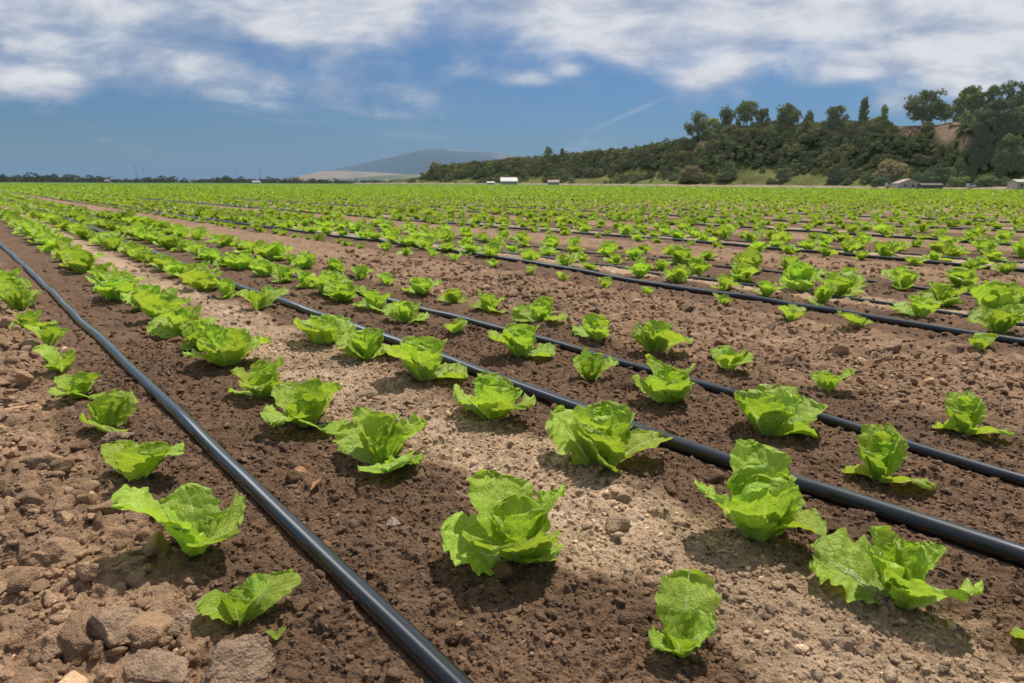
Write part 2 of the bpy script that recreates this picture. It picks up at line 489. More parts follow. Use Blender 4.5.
# ------------------------------------------------------------------ loose clods and crumbs
def build_clods():
    VV, FF, CC = [], [], []; off = 0
    bank = {3: [clod_shape(3, 200 + i) for i in range(14)], 2: [clod_shape(2, 300 + i) for i in range(8)], 1: [clod_shape(1, 400 + i) for i in range(8)], 0: [clod_shape(0, 500 + i) for i in range(6)]}
    rg = np.random.default_rng(5)
    half = math.radians(47)
    def scatter(n_per_m2, rmax, dens):
        n = int(n_per_m2 * half * rmax * rmax)
        r = rmax * np.sqrt(rg.random(n)); a = (rg.random(n) * 2 - 1) * half
        x = r * (np.sin(a) * RX + np.cos(a) * HX); y = r * (np.sin(a) * RY + np.cos(a) * HY)
        wet, pale, clod = masks(x, y)
        left = (x < 0.16)
        ok = (rg.random(n) < dens(wet, pale, clod, left)) & (r > 0.4)
        for rad, hx, hy in HOSES[:7]:
            ok &= np.abs(x - np.interp(y, hy, hx)) > rad * 1.5
        return x[ok], y[ok]
    classes = [
        (130, 6.0, (0.016, 0.042), 3, lambda w, p, c, l: c * np.where(l, 1.0, 0.12)),
        (420, 5.5, (0.009, 0.022), 2, lambda w, p, c, l: c * np.where(l, 1.0, 0.6) + 0.035 * w + 0.06 * p),
        (1500, 4.2, (0.0055, 0.011), 1, lambda w, p, c, l: c * 0.8 + 0.22 * w + 0.28 * p),
        (6500, 2.6, (0.0026, 0.0058), 1, lambda w, p, c, l: 0.6 * c + 0.8 * w + 0.75 * p),
        (9000, 1.7, (0.0014, 0.0028), 0, lambda w, p, c, l: 0.5 * c + 0.8 * w + 0.9 * p),
    ]
    for dens, rmax, (smin, smax), sub, fn in classes:
        x, y = scatter(dens, rmax, fn); n = len(x)
        if not n: continue
        s = smin + (smax - smin) * rg.random(n) ** 1.8
        z = base_height(x, y) + detail_height(x, y)
        col = soil_color(x, y) * (0.85 + 0.6 * rg.random(n) + 0.9 * (rg.random(n) < 0.05))[:, None]
        pick = rg.integers(0, len(bank[sub]), n)
        for b, (V, F) in enumerate(bank[sub]):
            k = np.where(pick == b)[0]
            if not len(k): continue
            a = rg.random(len(k)) * 6.283; tl = rg.normal(0, 0.35, len(k))
            ca, sa, ct, st = np.cos(a), np.sin(a), np.cos(tl), np.sin(tl)
            sc = s[k]; asp = rg.uniform(0.75, 1.3, len(k))
            P = V[None] * np.stack([asp, 1 / asp, np.ones(len(k))], 1)[:, None, :]
            X = P[:, :, 0] * ct[:, None] + P[:, :, 2] * st[:, None]; Z = -P[:, :, 0] * st[:, None] + P[:, :, 2] * ct[:, None]; Y = P[:, :, 1]
            wx = X * ca[:, None] - Y * sa[:, None]; wy = X * sa[:, None] + Y * ca[:, None]
            W = np.stack([wx * sc[:, None] + x[k][:, None], wy * sc[:, None] + y[k][:, None], Z * sc[:, None] + (z[k] + 0.18 * sc)[:, None]], -1)
            nv = len(V)
            VV.append(W.reshape(-1, 3)); CC.append(np.repeat(col[k], nv, 0))
            FF.append((F[None] + (off + np.arange(len(k)) * nv)[:, None, None]).reshape(-1, 3)); off += nv * len(k)
    V = np.concatenate(VV); F = np.concatenate(FF); C = np.concatenate(CC)
    me = make_mesh('soil_clods', V, F, M_SOIL, {'soil': ('FLOAT_COLOR', rgba(C))})
    return tag(link('soil_clods', me), 'loose brown clods and crumbs of tilled soil between the rows', 'soil clods', kind='stuff')


build_clods()

# notable single clods: x, y, radius, height factor, turn, label
BIG = [
    (0.181, 0.721, 0.044, 0.62, 0.3, 'broad flat-topped pale brown clod at the bottom edge, below the smallest lettuce'),
    (0.099, 0.777, 0.040, 0.75, 1.9, 'large rounded brown clod at the bottom edge, left of the broad flat one'),
    (0.083, 0.879, 0.033, 0.8, 4.0, 'brown rounded clod behind the large one in the lower left corner'),
    (0.170, 0.842, 0.032, 0.75, 2.6, 'brown lump touching the small nearest lettuce left of the hose'),
    (0.198, 1.615, 0.030, 0.8, 0.9, 'thick grey-brown clod shading the front of a small lettuce left of the hose'),
    (2.093, 1.742, 0.030, 0.75, 0.4, 'round dark clod sitting alone in the wide cloddy strip'),
    (2.191, 1.288, 0.045, 0.42, 1.2, 'wide flat pale crust of soil in the wide cloddy strip'),
    (2.467, 0.977, 0.045, 0.65, 2.2, 'rounded brown clod near the right edge, in front of the small lettuces'),
    (0.490, 0.925, 0.011, 0.7, 2.2, 'small pale pebble on dark soil beside the tall ruffled lettuce'),
]
for bx, by, br, bh, bt, lab in BIG:
    V, F = clod_shape(5, int(abs(bx) * 1000) + 7)
    V = V * np.array([br * 1.15, br * 0.9, br * bh / 0.7])
    x = V[:, 0] * math.cos(bt) - V[:, 1] * math.sin(bt); y = V[:, 0] * math.sin(bt) + V[:, 1] * math.cos(bt)
    V = np.stack([x, y, V[:, 2]], 1)
    c = np.array([0.30, 0.198, 0.126] if br > 0.02 else [0.36, 0.29, 0.22])[None] * (1 + 0.25 * vn3(V * 60, 3) + 0.2 * vn3(V * 200, 5))[:, None]
    me = make_mesh('soil_clod', V, F, M_SOIL, {'soil': ('FLOAT_COLOR', rgba(np.clip(c, 0.02, 0.6)))})
    tag(link('soil_clod', me, loc=(bx, by, gz(bx, by) + br * bh * 0.45)), lab, 'soil clod')

# ------------------------------------------------------------------ irrigation hoses
HOSE_LABELS = [
    'thick black irrigation hose running from the bottom edge to the left, nearest of all hoses',
    'thick black irrigation hose crossing behind the largest lettuces, second from the front',
    'thin black drip line a row behind the second thick hose, before the cloddy strip',
    'thick black irrigation hose along the far side of the wide cloddy strip',
    'thin black drip line one row behind the hose edging the wide cloddy strip',
    'thin black drip line threading the dense lettuce bed beyond the wide cloddy strip',
    'thick black irrigation hose along the second strip of bare soil, farther back',
    'thin drip line barely showing inside the third lettuce bed',
    'black irrigation hose glimpsed at the third bare strip, among distant lettuces',
    'black irrigation hose hidden mostly by lettuces in the fourth bed',
    'most distant black irrigation hose, almost covered by lettuces',
]
NS = 20
for (rad, hx, hy), lab in zip(HOSES, HOSE_LABELS):
    n = len(hx)
    hz = base_height(hx, hy) + rad - 0.002 + 0.0015 * vnoise(hy * 1.7, hx, 9) * (hy < 20)
    P = np.stack([hx + 0.0012 * vnoise(hy * 2.3, hx, 19), hy, hz], 1)
    T = np.gradient(P, axis=0); T /= np.linalg.norm(T, axis=1)[:, None]
    U = np.stack([T[:, 1], -T[:, 0], np.zeros(n)], 1); U /= np.linalg.norm(U, axis=1)[:, None]
    W = np.cross(U, T)
    a = np.linspace(0, 2 * np.pi, NS, endpoint=False)
    V = P[:, None] + rad * (np.cos(a)[None, :, None] * U[:, None] + np.sin(a)[None, :, None] * W[:, None])
    i = np.arange(n - 1)[:, None] * NS; j = np.arange(NS)[None]
    F = np.stack([i + j, i + (j + 1) % NS, i + NS + (j + 1) % NS, i + NS + j], -1).reshape(-1, 4)
    me = make_mesh('irrigation_hose', V.reshape(-1, 3), F, M_HOSE)
    tag(link('irrigation_hose', me), lab, 'hose', 'black hoses laid along the rows')

# ------------------------------------------------------------------ lettuces
def make_leaf(rg, L, W, th0, th1, cup, ruf, az, nS, nT, base_r, sink=0.075, rest=0.08):
    q = np.linspace(0, 1, nS); s = 1 - (1 - q) ** 1.45
    th = np.maximum(th0 + (th1 - th0) * s ** 1.6 - rg.uniform(0.05, 0.30) * np.sin(np.pi * np.minimum(s * 1.15, 1)), -0.1)
    ds = np.diff(s, prepend=0) * L
    r = base_r + np.cumsum(np.sin(th) * ds); z = np.cumsum(np.cos(th) * ds)
    up = sstep(0.0, 0.55, s)
    prof = 0.36 + 0.64 * up
    tipn = np.where(s > 0.5, np.sqrt(np.clip(1 - ((s - 0.5) / 0.5) ** 3.2, 0.0, 1)), 1.0)
    w = W * prof * np.maximum(tipn, 0.04)
    t = np.linspace(-1, 1, nT)
    S, T = np.meshgrid(s, t, indexing='ij')
    p = rg.random(8) * 6.283
    marg = np.abs(T) ** 2.2
    side = np.where(T > 0, 1.7, 0.0)
    edge_tip = sstep(0.75, 1.0, S)
    phase = S * 6.283 + T * edge_tip * 2.0
    f1, f2, f3 = rg.uniform(2.0, 3.2), rg.uniform(4.5, 6.5), rg.uniform(9, 13)
    ruffle = (np.sin(phase * f1 + p[0] + side * 2.1) + 0.65 * np.sin(phase * f2 + p[1] + side * 3.3) + 0.30 * np.sin(phase * f3 + p[2] + side) + 0.16 * np.sin(phase * f3 * 2.1 + p[3] + side * 4))
    amp = ruf * W * (0.25 + 0.75 * sstep(0.1, 0.6, S)) * np.maximum(marg, edge_tip * 0.5)
    wid = w[:, None] * 0.5 * (1 + 0.06 * np.abs(T) * np.sin(S * 31 + p[3] + side * 5) + 0.06 * np.abs(T) ** 5 * vnoise(S * 26 + p[4] * 9, side * 3 + p[5], 8) + 0.05 * np.abs(T) ** 8 * vnoise(S * 60 + p[4] * 9, side * 3 + p[5], 9))
    c = max(cup, 0.05)
    phi = T * c
    lat = np.sin(phi) / c * wid; off = (1 - np.cos(phi)) / c * wid * 1.0
    bl = 0.026 * L * sstep(0.1, 0.4, S) * (1 - np.abs(T) ** 3) * (vnoise(S * 5.5 + p[5] * 7, T * 3.2 + p[6] * 5, 3) + 0.75 * vnoise(S * 11 + p[5], T * 6 + p[7], 4) + 0.4 * vnoise(S * 22 + p[6], T * 12 + p[7], 5))
    rib = -0.030 * W * np.exp(-(T / 0.16) ** 2) * (1 - 0.7 * S)
    fold = 0.06 * W * np.sin(T * 2.6 + p[7]) * sstep(0.3, 1, S) * rg.uniform(0.2, 1)
    nrm = off + amp * ruffle + bl + rib + fold
    # ragged tip: length varies across the leaf
    tip_pull = 0.028 * L * edge_tip * (np.sin(T * 5 + p[3]) + 0.7 * vnoise(T * 9 + p[4] * 5, S * 0 + p[5], 10) + 0.4 * vnoise(T * 22 + p[4] * 5, S * 0 + p[5], 11))
    nr, nz_ = -np.cos(th)[:, None], np.sin(th)[:, None]
    Rr = r[:, None] + nr * nrm + np.sin(th)[:, None] * tip_pull
    Zz = z[:, None] + nz_ * nrm + np.cos(th)[:, None] * tip_pull
    # twist about the leaf's own length
    tw = rg.normal(0, 0.22)
    lat2 = lat * math.cos(tw); Rr = Rr + lat * math.sin(tw) * nr; Zz = Zz + lat * math.sin(tw) * nz_
    lean = rg.normal(0, 0.12) * S ** 1.5 * L
    X = Rr; Y = lat2 + lean
    x = X * math.cos(az) - Y * math.sin(az); y = X * math.sin(az) + Y * math.cos(az)
    Zz = Zz - sink
    lo = rest * sstep(0.10, 0.38, S)
    Zz = np.where((Zz < lo) & (S > 0.10), lo + (Zz - lo) * 0.15, Zz)
    V = np.stack([x, y, Zz], -1).reshape(-1, 3)
    A = np.stack([S, T, np.full_like(S, rg.random())], -1).reshape(-1, 3)
    return V, quad_grid(nS, nT), A


def plant_leaves(seed, style, nS, nT, nleaf=None):
    """Leaves of one lettuce, scaled to a spread of 1. style: 0 open, 1 upright, 2 dense, 3 seedling"""
    rg = np.random.default_rng(seed)
    n = nleaf or {0: rg.integers(7, 10), 1: rg.integers(7, 10), 2: rg.integers(10, 13), 3: rg.integers(5, 7)}[style]
    leaves = []
    a0 = rg.random() * 6.283
    for i in range(n):
        f = i / (n - 1)                         # 0 outer, 1 inner
        L = (1.0 - 0.38 * f) * rg.uniform(0.82, 1.12)
        if rg.random() < 0.12: L *= 0.6
        if style == 1: t0, t1 = 0.92 - 0.84 * f, 1.15 - 0.80 * f
        elif style == 2: t0, t1 = 1.10 - 1.0 * f, 1.42 - 1.10 * f
        elif style == 3: t0, t1 = 0.60 - 0.35 * f, 1.35 - 0.6 * f
        else: t0, t1 = 1.06 - 0.94 * f, 1.38 - 0.95 * f
        t0 = max(0.03, t0 + rg.normal(0, 0.10)); t1 = t1 + rg.normal(0, 0.20)
        if f < 0.35 and rg.random() < (0.0 if style == 3 else 0.4): t0 += 0.15; t1 += 0.65
        W = L * rg.uniform(0.88, 1.14) * (0.8 if style == 3 else 1)
        cup = rg.uniform(0.20, 0.65) + 0.25 * f
        leaves.append(make_leaf(rg, L, W, t0, t1, cup, rg.uniform(0.024, 0.050), a0 + i * 2.39996 + rg.normal(0, 0.28), nS, nT, 0.05 * (1 - f)))
    P = np.concatenate([l[0] for l in leaves])
    sc = 2.0 / ((P[:, 0].max() - P[:, 0].min()) + (P[:, 1].max() - P[:, 1].min()))
    return [(V * sc, F, A) for V, F, A in leaves]


STYLES = [0, 2, 1, 0, 2, 1, 0, 0, 2, 1, 2, 0, 1, 2, 0, 0]
VARIANTS = [plant_leaves(900 + i, st, 40, 25) for i, st in enumerate(STYLES)]
SEEDLINGS = [plant_leaves(990 + i, 3, 28, 17) for i in range(5)]
MESH_LEAVES = {}
def leaf_meshes(kind, i):
    if (kind, i) not in MESH_LEAVES:
        MESH_LEAVES[(kind, i)] = [make_mesh('leaf', V, F, M_LETT, {'leaf': ('FLOAT_VECTOR', A)}) for V, F, A in (VARIANTS if kind == 'v' else SEEDLINGS)[i]]
    return MESH_LEAVES[(kind, i)]


def merged(leaves):
    V = np.concatenate([l[0] for l in leaves]); A = np.concatenate([l[2] for l in leaves])
    F = []; o = 0
    for v, f, _ in leaves: F.append(f + o); o += len(v)
    return V, np.concatenate(F), A


MESH_PLANT = {}
def plant_mesh(kind, i):
    if (kind, i) not in MESH_PLANT:
        V, F, A = merged([l for l in (VARIANTS if kind == 'v' else SEEDLINGS)[i]])
        MESH_PLANT[(kind, i)] = make_mesh('lettuce', V, F, M_LETT, {'leaf': ('FLOAT_VECTOR', A)})
    return MESH_PLANT[(kind, i)]


# surveyed plants: row -> (x, y, spread, variant or None, label or None)
PLANTS = {
 0: [(0.214, 0.832, 0.102, 's4', 'small spread-leaved lettuce nearest the bottom, left of the nearest hose'),
     (0.221, 1.062, 0.165, 's1', 'lettuce with wide spread leaves left of the nearest hose, second from the bottom'),
     (0.202, 1.392, 0.148, 's0', 'fan-leaved small lettuce left of the nearest hose, third from the bottom'),
     (0.200, 1.735, 0.132, 6, 'small lettuce half hidden behind a thick clod, left of the nearest hose'),
     (0.185, 2.062, 0.140, 0, None), (0.185, 2.376, 0.128, 's1', None), (0.189, 2.781, 0.117, 's2', None), (0.173, 3.199, 0.145, 0, None),
     (0.161, 3.672, 0.165, 2, None), (0.161, 4.094, 0.18, 4, None), (0.161, 4.494, 0.19, 7, None)],
 1: [(0.614, 0.436, 0.098, 's3', 'narrow floppy lettuce at the bottom edge on the pale strip'),
     (0.612, 0.725, 0.188, 7, 'tall ruffled lettuce standing alone at the bottom centre on dark soil'),
     (0.604, 1.173, 0.185, 8, 'cupped lettuce with a tall back leaf at the edge of the pale strip'),
     (0.579, 1.496, 0.200, 0, 'broad lettuce touching a smaller neighbour, two behind the cupped lettuce'.replace('two', 'just')),
     (0.566, 1.764, 0.172, 0, None), (0.589, 2.133, 0.215, 4, None), (0.585, 2.40, 0.19, 1, None), (0.601, 2.66, 0.20, 8, None), (0.610, 3.040, 0.20, 7, None), (0.622, 3.381, 0.20, 10, None)],
 2: [(0.985, 0.150, 0.11, 6, 'lettuce cut off by the right edge near the lower right corner'),
     (0.945, 0.318, 0.168, 9, 'big open lettuce at lower right with a pale drooping front leaf'),
     (0.955, 0.540, 0.175, 12, 'big upright ruffled lettuce beside the second hose, left of the big open one'),
     (0.975, 0.915, 0.220, 10, 'dense round lettuce head in front of the second hose, centre of the picture'),
     (0.964, 1.270, 0.190, 4, 'rounded ruffled lettuce before the second hose, next behind the dense round head'),
     (1.000, 1.660, 0.215, 3, 'wide two-lobed lettuce leaning against the second hose'),
     (0.967, 1.965, 0.190, 10, None), (0.946, 2.252, 0.205, 4, None), (0.985, 3.037, 0.165, 's4', None), (0.989, 3.487, 0.150, 6, None), (0.979, 3.872, 0.19, 7, None)],
 3: [(1.335, 0.517, 0.140, 6, 'twisted upright lettuce between the second hose and thin line, nearest the right edge'),
     (1.385, 0.787, 0.178, 13, 'low rounded lettuce between the second hose and thin line, second from the right'),
     (1.393, 1.074, 0.160, 7, 'upright lettuce with a side leaf between the second hose and thin line'),
     (1.376, 1.351, 0.115, 2, None), (1.394, 1.685, 0.188, 3, None), (1.394, 2.072, 0.088, 's1', None), (1.371, 2.400, 0.165, 8, None), (1.399, 2.722, 0.180, 0, None),
     (1.40, 3.05, 0.22, 1, None), (1.423, 3.26, 0.22, 4, None), (1.414, 3.55, 0.14, 6, None), (1.411, 3.833, 0.18, 8, None), (1.423, 4.209, 0.18, 10, None)],
 4: [(1.751, 0.508, 0.138, 6, 'small two-lobed lettuce alone by the right edge beyond the thin drip line'),
     (1.800, 0.857, 0.092, 's2', 'tiny lettuce sprout on cloddy soil beyond the thin drip line'),
     (1.793, 1.166, 0.138, 's4', None), (1.777, 1.439, 0.160, 5, None), (1.762, 1.701, 0.175, 9, None), (1.794, 2.048, 0.195, 11, None), (1.773, 2.373, 0.160, 0, None),
     (1.781, 2.661, 0.128, 6, None), (1.762, 2.936, 0.170, 3, None), (1.797, 3.343, 0.11, 's0', None), (1.789, 3.652, 0.125, 2, None), (1.82, 4.05, 0.14, 5, None), (1.778, 4.390, 0.165, 7, None)],
 5: [(2.683, 0.773, 0.096, 's0', None), (2.719, 1.209, 0.115, 's3', None), (2.661, 1.460, 0.100, 's1', None), (2.728, 1.832, 0.080, 's2', None), (2.727, 2.280, 0.076, 's4', None),
     (2.729, 2.587, 0.095, 's0', None), (2.712, 2.899, 0.085, 's1', None), (2.733, 3.221, 0.090, 's3', None), (2.768, 3.647, 0.085, 's2', None), (2.79, 4.145, 0.11, 's4', None), (2.775, 4.434, 0.115, 's0', None)],
 6: [(3.035, 0.825, 0.145, 5, None), (3.138, 1.148, 0.165, 9, None), (3.152, 1.576, 0.138, 6, None), (3.095, 1.840, 0.13, 3, None), (3.129, 2.102, 0.14, 0, None), (3.207, 2.471, 0.15, 7, None), (3.23, 2.771, 0.16, 2, None)],
 7: [(3.45, 0.95, 0.27, 1, None), (3.55, 1.20, 0.2, 8, None), (3.446, 1.650, 0.23, 4, None), (3.46, 1.858, 0.24, 10, None), (3.53, 2.270, 0.22, 8, None), (3.517, 2.569, 0.20, 1, None)],
 8: [(3.93, 1.0, 0.17, 0, None), (4.0, 1.554, 0.18, 3, None), (3.96, 1.80, 0.12, 's3', None)],
}
ROW_NAMES = ['row left of the nearest hose', 'row right of the nearest hose', 'row before the second hose', 'row between the second hose and thin line', 'row beyond the thin line',
             'row of small plants before the fourth hose', 'row just behind the fourth hose', 'second row behind the fourth hose', 'third row behind the fourth hose', 'fourth row behind the fourth hose']
ORD = ['nearest', 'second', 'third', 'fourth', 'fifth', 'sixth', 'seventh', 'eighth', 'ninth', 'tenth', 'eleventh', 'twelfth', 'thirteenth', 'fourteenth']


def row_x(k):
    return ROW0 + (k // 5) * PERIOD + (k % 5) * ROWSP


def row_plants(k, rg, y_max):
    """surveyed plants first, then the rest of the row at about a foot apart"""
    out = list(PLANTS.get(k, []))
    x0 = row_x(k)
    if out: y = max(p[1] for p in out) + 0.33
    else: y = x0 * 0.24 - 0.6 if k > 8 else x0 * 0.24
    bedmod = k % 5
    size = (0.185 if k < 10 else 0.175) if bedmod != 0 or k == 0 else 0.125
    if k > 9 and bedmod == 0: size = 0.14
    while y < y_max:
        if rg.random() > 0.05:
            w = size * rg.uniform(0.75, 1.28)
            if y > 2.5 and k < 5: w *= 1.30 if k < 2 else 1.15
            elif k > 5: w *= 1.0
            if k == 0 and 4.4 < y < 11: y += 0.325; continue
            out.append((x0 + rg.normal(0, 0.018), y + rg.normal(0, 0.03), w, None, None))
        y += (0.29 if k < 4 else 0.325) * rg.uniform(0.85, 1.15)
    return out


def visible(x, y, margin=math.radians(43.5)):
    r_, f_ = to_heading(x, y)
    return f_ > 0.3 and abs(math.atan2(r_, f_)) < margin


rg = np.random.default_rng(77)
ALL = []
for k in range(0, 60):
    for n, p in enumerate(row_plants(k, rg, 26.0)):
        x, y = p[0], p[1]
        if not visible(x, y): continue
        d = math.hypot(math.hypot(x, y), CAM_H)
        if d > 24: continue
        surveyed = n < len(PLANTS.get(k, []))
        ALL.append((d / p[2] - (1e3 if surveyed else 0), k, n, p, d))
ALL.sort(key=lambda a: a[0])
IND, REST = ALL[:296], ALL[296:]
ranks = {}
for _, k, n, p, d in IND: ranks.setdefault(k, []).append(n)
for k in ranks: ranks[k].sort()

for idx, (_, k, n, (x, y, w, var, lab), d) in enumerate(IND):
    if isinstance(var, str): kind, vi = 's', int(var[1:])
    elif var is not None: kind, vi = 'v', var
    elif w < 0.115: kind, vi = 's', int(rg.integers(0, len(SEEDLINGS)))
    else: kind, vi = 'v', int(rg.integers(0, len(VARIANTS)))
    rank = ranks[k].index(n)
    rname = ROW_NAMES[k] if k < len(ROW_NAMES) else None
    p_lab = bool(lab)
    if not lab:
        if k < 7 and rank < 14:
            lab = f'{ORD[rank]} lettuce from the near end of the {rname}'
        elif rname:
            lab = f'green lettuce crowded among others far along the {rname}' if k < 7 else f'green lettuce in the dense {rname}'
        else:
            lab = 'green lettuce in the dense beds farther back beyond the fourth hose'
    if n < len(PLANTS.get(k, [])):                  # survey offset: marks were taken at the leaf base line
        q = 0.16 * w / math.hypot(x, y); x, y = x * (1 - q), y * (1 - q); w *= 1.0 if k == 0 else 1.05
    loc = (x, y, gz(x, y) + 0.004)
    rot = float(np.random.default_rng(k * 1000 + n).random()) * 6.283
    if p_lab: rot = -YAW
    tilt = (rg.normal(0, 0.07), rg.normal(0, 0.07), rot)
    g = 'lettuces in the ' + (rname or 'dense beds farther back')
    zs = w * (rg.uniform(1.10, 1.35) if n < len(PLANTS.get(k, [])) else rg.uniform(0.95, 1.25)) * (0.75 if kind == 's' else 1.0)
    if d < 3.3 or d / w < 14:
        root = bpy.data.objects.new('lettuce', None); COL.objects.link(root)
        root.empty_display_size = 0.05
        for me in leaf_meshes(kind, vi): link('leaf', me, root)
    else:
        root = link('lettuce', plant_mesh(kind, vi))
    root.location = loc; root.rotation_euler = tilt; root.scale = (w, w, zs)
    tag(root, lab, 'lettuce', g)


def merge_instances(variants, pts, name):
    """one mesh of many plants; pts rows: x, y, z, scale, turn, variant"""
    VV, FF, AA = [], [], []; off = 0
    for b, leaves in enumerate(variants):
        V, F, A = merged(leaves)
        k = np.where(pts[:, 5] == b)[0]
        if not len(k): continue
        c, s = np.cos(pts[k, 4])[:, None], np.sin(pts[k, 4])[:, None]; sc = pts[k, 3][:, None]
        W = np.stack([(V[None, :, 0] * c - V[None, :, 1] * s) * sc + pts[k, 0][:, None], (V[None, :, 0] * s + V[None, :, 1] * c) * sc + pts[k, 1][:, None], V[None, :, 2] * sc * 1.1 + pts[k, 2][:, None]], -1)
        VV.append(W.reshape(-1, 3)); a = np.tile(A, (len(k), 1))
        a[:, 2] = np.clip(a[:, 2] * 0.5 + np.repeat(RNG.random(len(k)), len(V)) * 0.6, 0, 1)
        AA.append(a)
        FF.append((F[None] + (off + np.arange(len(k)) * len(V))[:, None, None]).reshape(-1, 4)); off += len(V) * len(k)
    return np.concatenate(VV), np.concatenate(FF), np.concatenate(AA)


# rest of the near beds, then the field out to where it turns into one green sheet
parts = []
mid = [plant_leaves(1200 + i, STYLES[i], 9, 7) for i in range(12)]
pts = np.array([[p[0], p[1], gz(p[0], p[1]) - 0.004, p[2], RNG.random() * 6.283, RNG.integers(0, 12)] for _, k, n, p, d in REST if d < 13])
parts.append(merge_instances(mid, pts, 'm'))
low = [plant_leaves(1300 + i, STYLES[i], 5, 4, 8) for i in range(10)]
pts = np.array([[p[0], p[1], gz(p[0], p[1]) - 0.004, p[2] * 0.95, RNG.random() * 6.283, RNG.integers(0, 10)] for _, k, n, p, d in REST if d >= 13])
parts.append(merge_instances(low, pts, 'l'))


def far_rows(rmin, rmax, step, keep):
    ks = np.arange(0, int(rmax / PERIOD * 5) + 5)
    xs = ROW0 + (ks // 5) * PERIOD + (ks % 5) * ROWSP
    ys = np.arange(-60, rmax, step)
    X, Y = np.meshgrid(xs, ys); X = X.ravel(); Y = Y.ravel()
    X = X + RNG.normal(0, 0.014, len(X)); Y = Y + RNG.uniform(-0.5, 0.5, len(Y)) * step * 0.6
    r_, f_ = to_heading(X, Y); d = np.hypot(X, Y)
    ok = (d > rmin) & (d < rmax) & (f_ > 0) & (np.abs(np.arctan2(r_, np.maximum(f_, 1e-3))) < math.radians(40)) & (RNG.random(len(X)) < keep)
    return X[ok], Y[ok]


x, y = far_rows(23.9, 48, 0.33, 0.95)
low2 = [plant_leaves(1400 + i, STYLES[i], 4, 3, 7) for i in range(10)]
parts.append(merge_instances(low2, np.stack([x, y, base_height(x, y), RNG.uniform(0.15, 0.24, len(x)), RNG.random(len(x)) * 6.283, RNG.integers(0, 10, len(x))], 1), 'f'))
x, y = far_rows(48, 190, 0.55, 0.9)
low3 = [plant_leaves(1500 + i, STYLES[i], 3, 3, 4) for i in range(8)]
parts.append(merge_instances(low3, np.stack([x, y, base_height(x, y), RNG.uniform(0.22, 0.32, len(x)), RNG.random(len(x)) * 6.283, RNG.integers(0, 8, len(x))], 1), 'f'))
V, F, A = [], [], []; off = 0
for v, f, a in parts:
    V.append(v); F.append(f + off); A.append(a); off += len(v)
me = make_mesh('lettuce_field', np.concatenate(V), np.concatenate(F), M_FIELD, {'leaf': ('FLOAT_VECTOR', np.concatenate(A))})
tag(link('lettuce_field', me), 'green lettuce rows merging into one carpet towards the hills', 'lettuce field', kind='stuff')

# little extras on the soil
def small_leaf(name, x, y, size, mat_, label, cat, turn, col):
    V, F, A = make_leaf(np.random.default_rng(int(x * 900)), size, size * 0.55, 1.25, 1.62, 0.4, 0.06, turn, 14, 9, 0, 0.0, 0.002)
    me = make_mesh(name, V, F, mat_, {'leaf': ('FLOAT_VECTOR', A)})
    return tag(link(name, me, loc=(x, y, gz(x, y) + 0.012)), label, cat)


M_DRY = simple_mat('dry_leaf', (0.36, 0.18, 0.085), 0.85, 0.2, 0.5, 60)
small_leaf('dry_leaf', 0.429, 1.109, 0.034, M_DRY, 'curled orange-brown dry leaf on dark soil beside the nearest hose', 'dry leaf', 0.5, None)
small_leaf('dry_leaf', 0.452, 1.185, 0.026, M_DRY, 'smaller orange dry leaf scrap just behind the curled one', 'dry leaf', 2.0, None)
sp = bpy.data.objects.new('seedling', None); COL.objects.link(sp); sp.location = (0.232, 0.742, gz(0.232, 0.742) + 0.012)
tag(sp, 'tiny bright green seedling beside the broad flat clod at the bottom', 'seedling')
for a in (0.3, 2.2, 4.2):
    V, F, A = make_leaf(np.random.default_rng(int(a * 10)), 0.016, 0.011, 0.5, 1.3, 0.4, 0.02, a, 8, 5, 0.001, 0.0, 0.0)
    link('leaf', make_mesh('leaf', V, F, M_LETT, {'leaf': ('FLOAT_VECTOR', A)}), sp)

# ------------------------------------------------------------------ hills
def horizon_px(px): return 184 + (px - 512) * 0.0039
FA = np.array([324.0, 345.0]); FB = np.array([-140.0, 1000.0])
FD = (FB - FA) / np.linalg.norm(FB - FA); FN = np.array([-FD[1], FD[0]]); FN = FN if FN[0] > 0 else -FN
PROF_X = np.array([300, 420, 436, 450, 480, 520, 560, 600, 640, 680, 705, 720, 745, 760, 800, 850, 890, 905, 930, 960, 1000, 1040, 1150, 1400])
PROF_Y = np.array([181, 178, 174, 171, 168, 164, 161, 157, 151, 143, 137, 134, 131, 130, 128, 126, 125, 123, 120, 119, 117, 117, 112, 108])
CREST_T = 72.0


def px_of(right, fwd): return 512 + 701 * right / fwd


SS = np.linspace(-260, 1150, 400)
cr = FA[None] + SS[:, None] * FD[None] + CREST_T * FN[None]
_px = px_of(cr[:, 0], np.maximum(cr[:, 1], 60))
CREST_H = np.maximum(0.5, (horizon_px(_px) - np.interp(_px, PROF_X, PROF_Y)) * cr[:, 1] / 701 * 1.0 + CAM_H)
CREST_H *= 1 - sstep(850, 1100, SS) * 0.9
CREST_H[SS < 0] = np.interp(0, SS, CREST_H)


def foot_z(s):
    p = FA[None] + np.asarray(s)[:, None] * FD[None]
    x, y = from_heading(p[:, 0], p[:, 1])
    return far_dip(x, y)


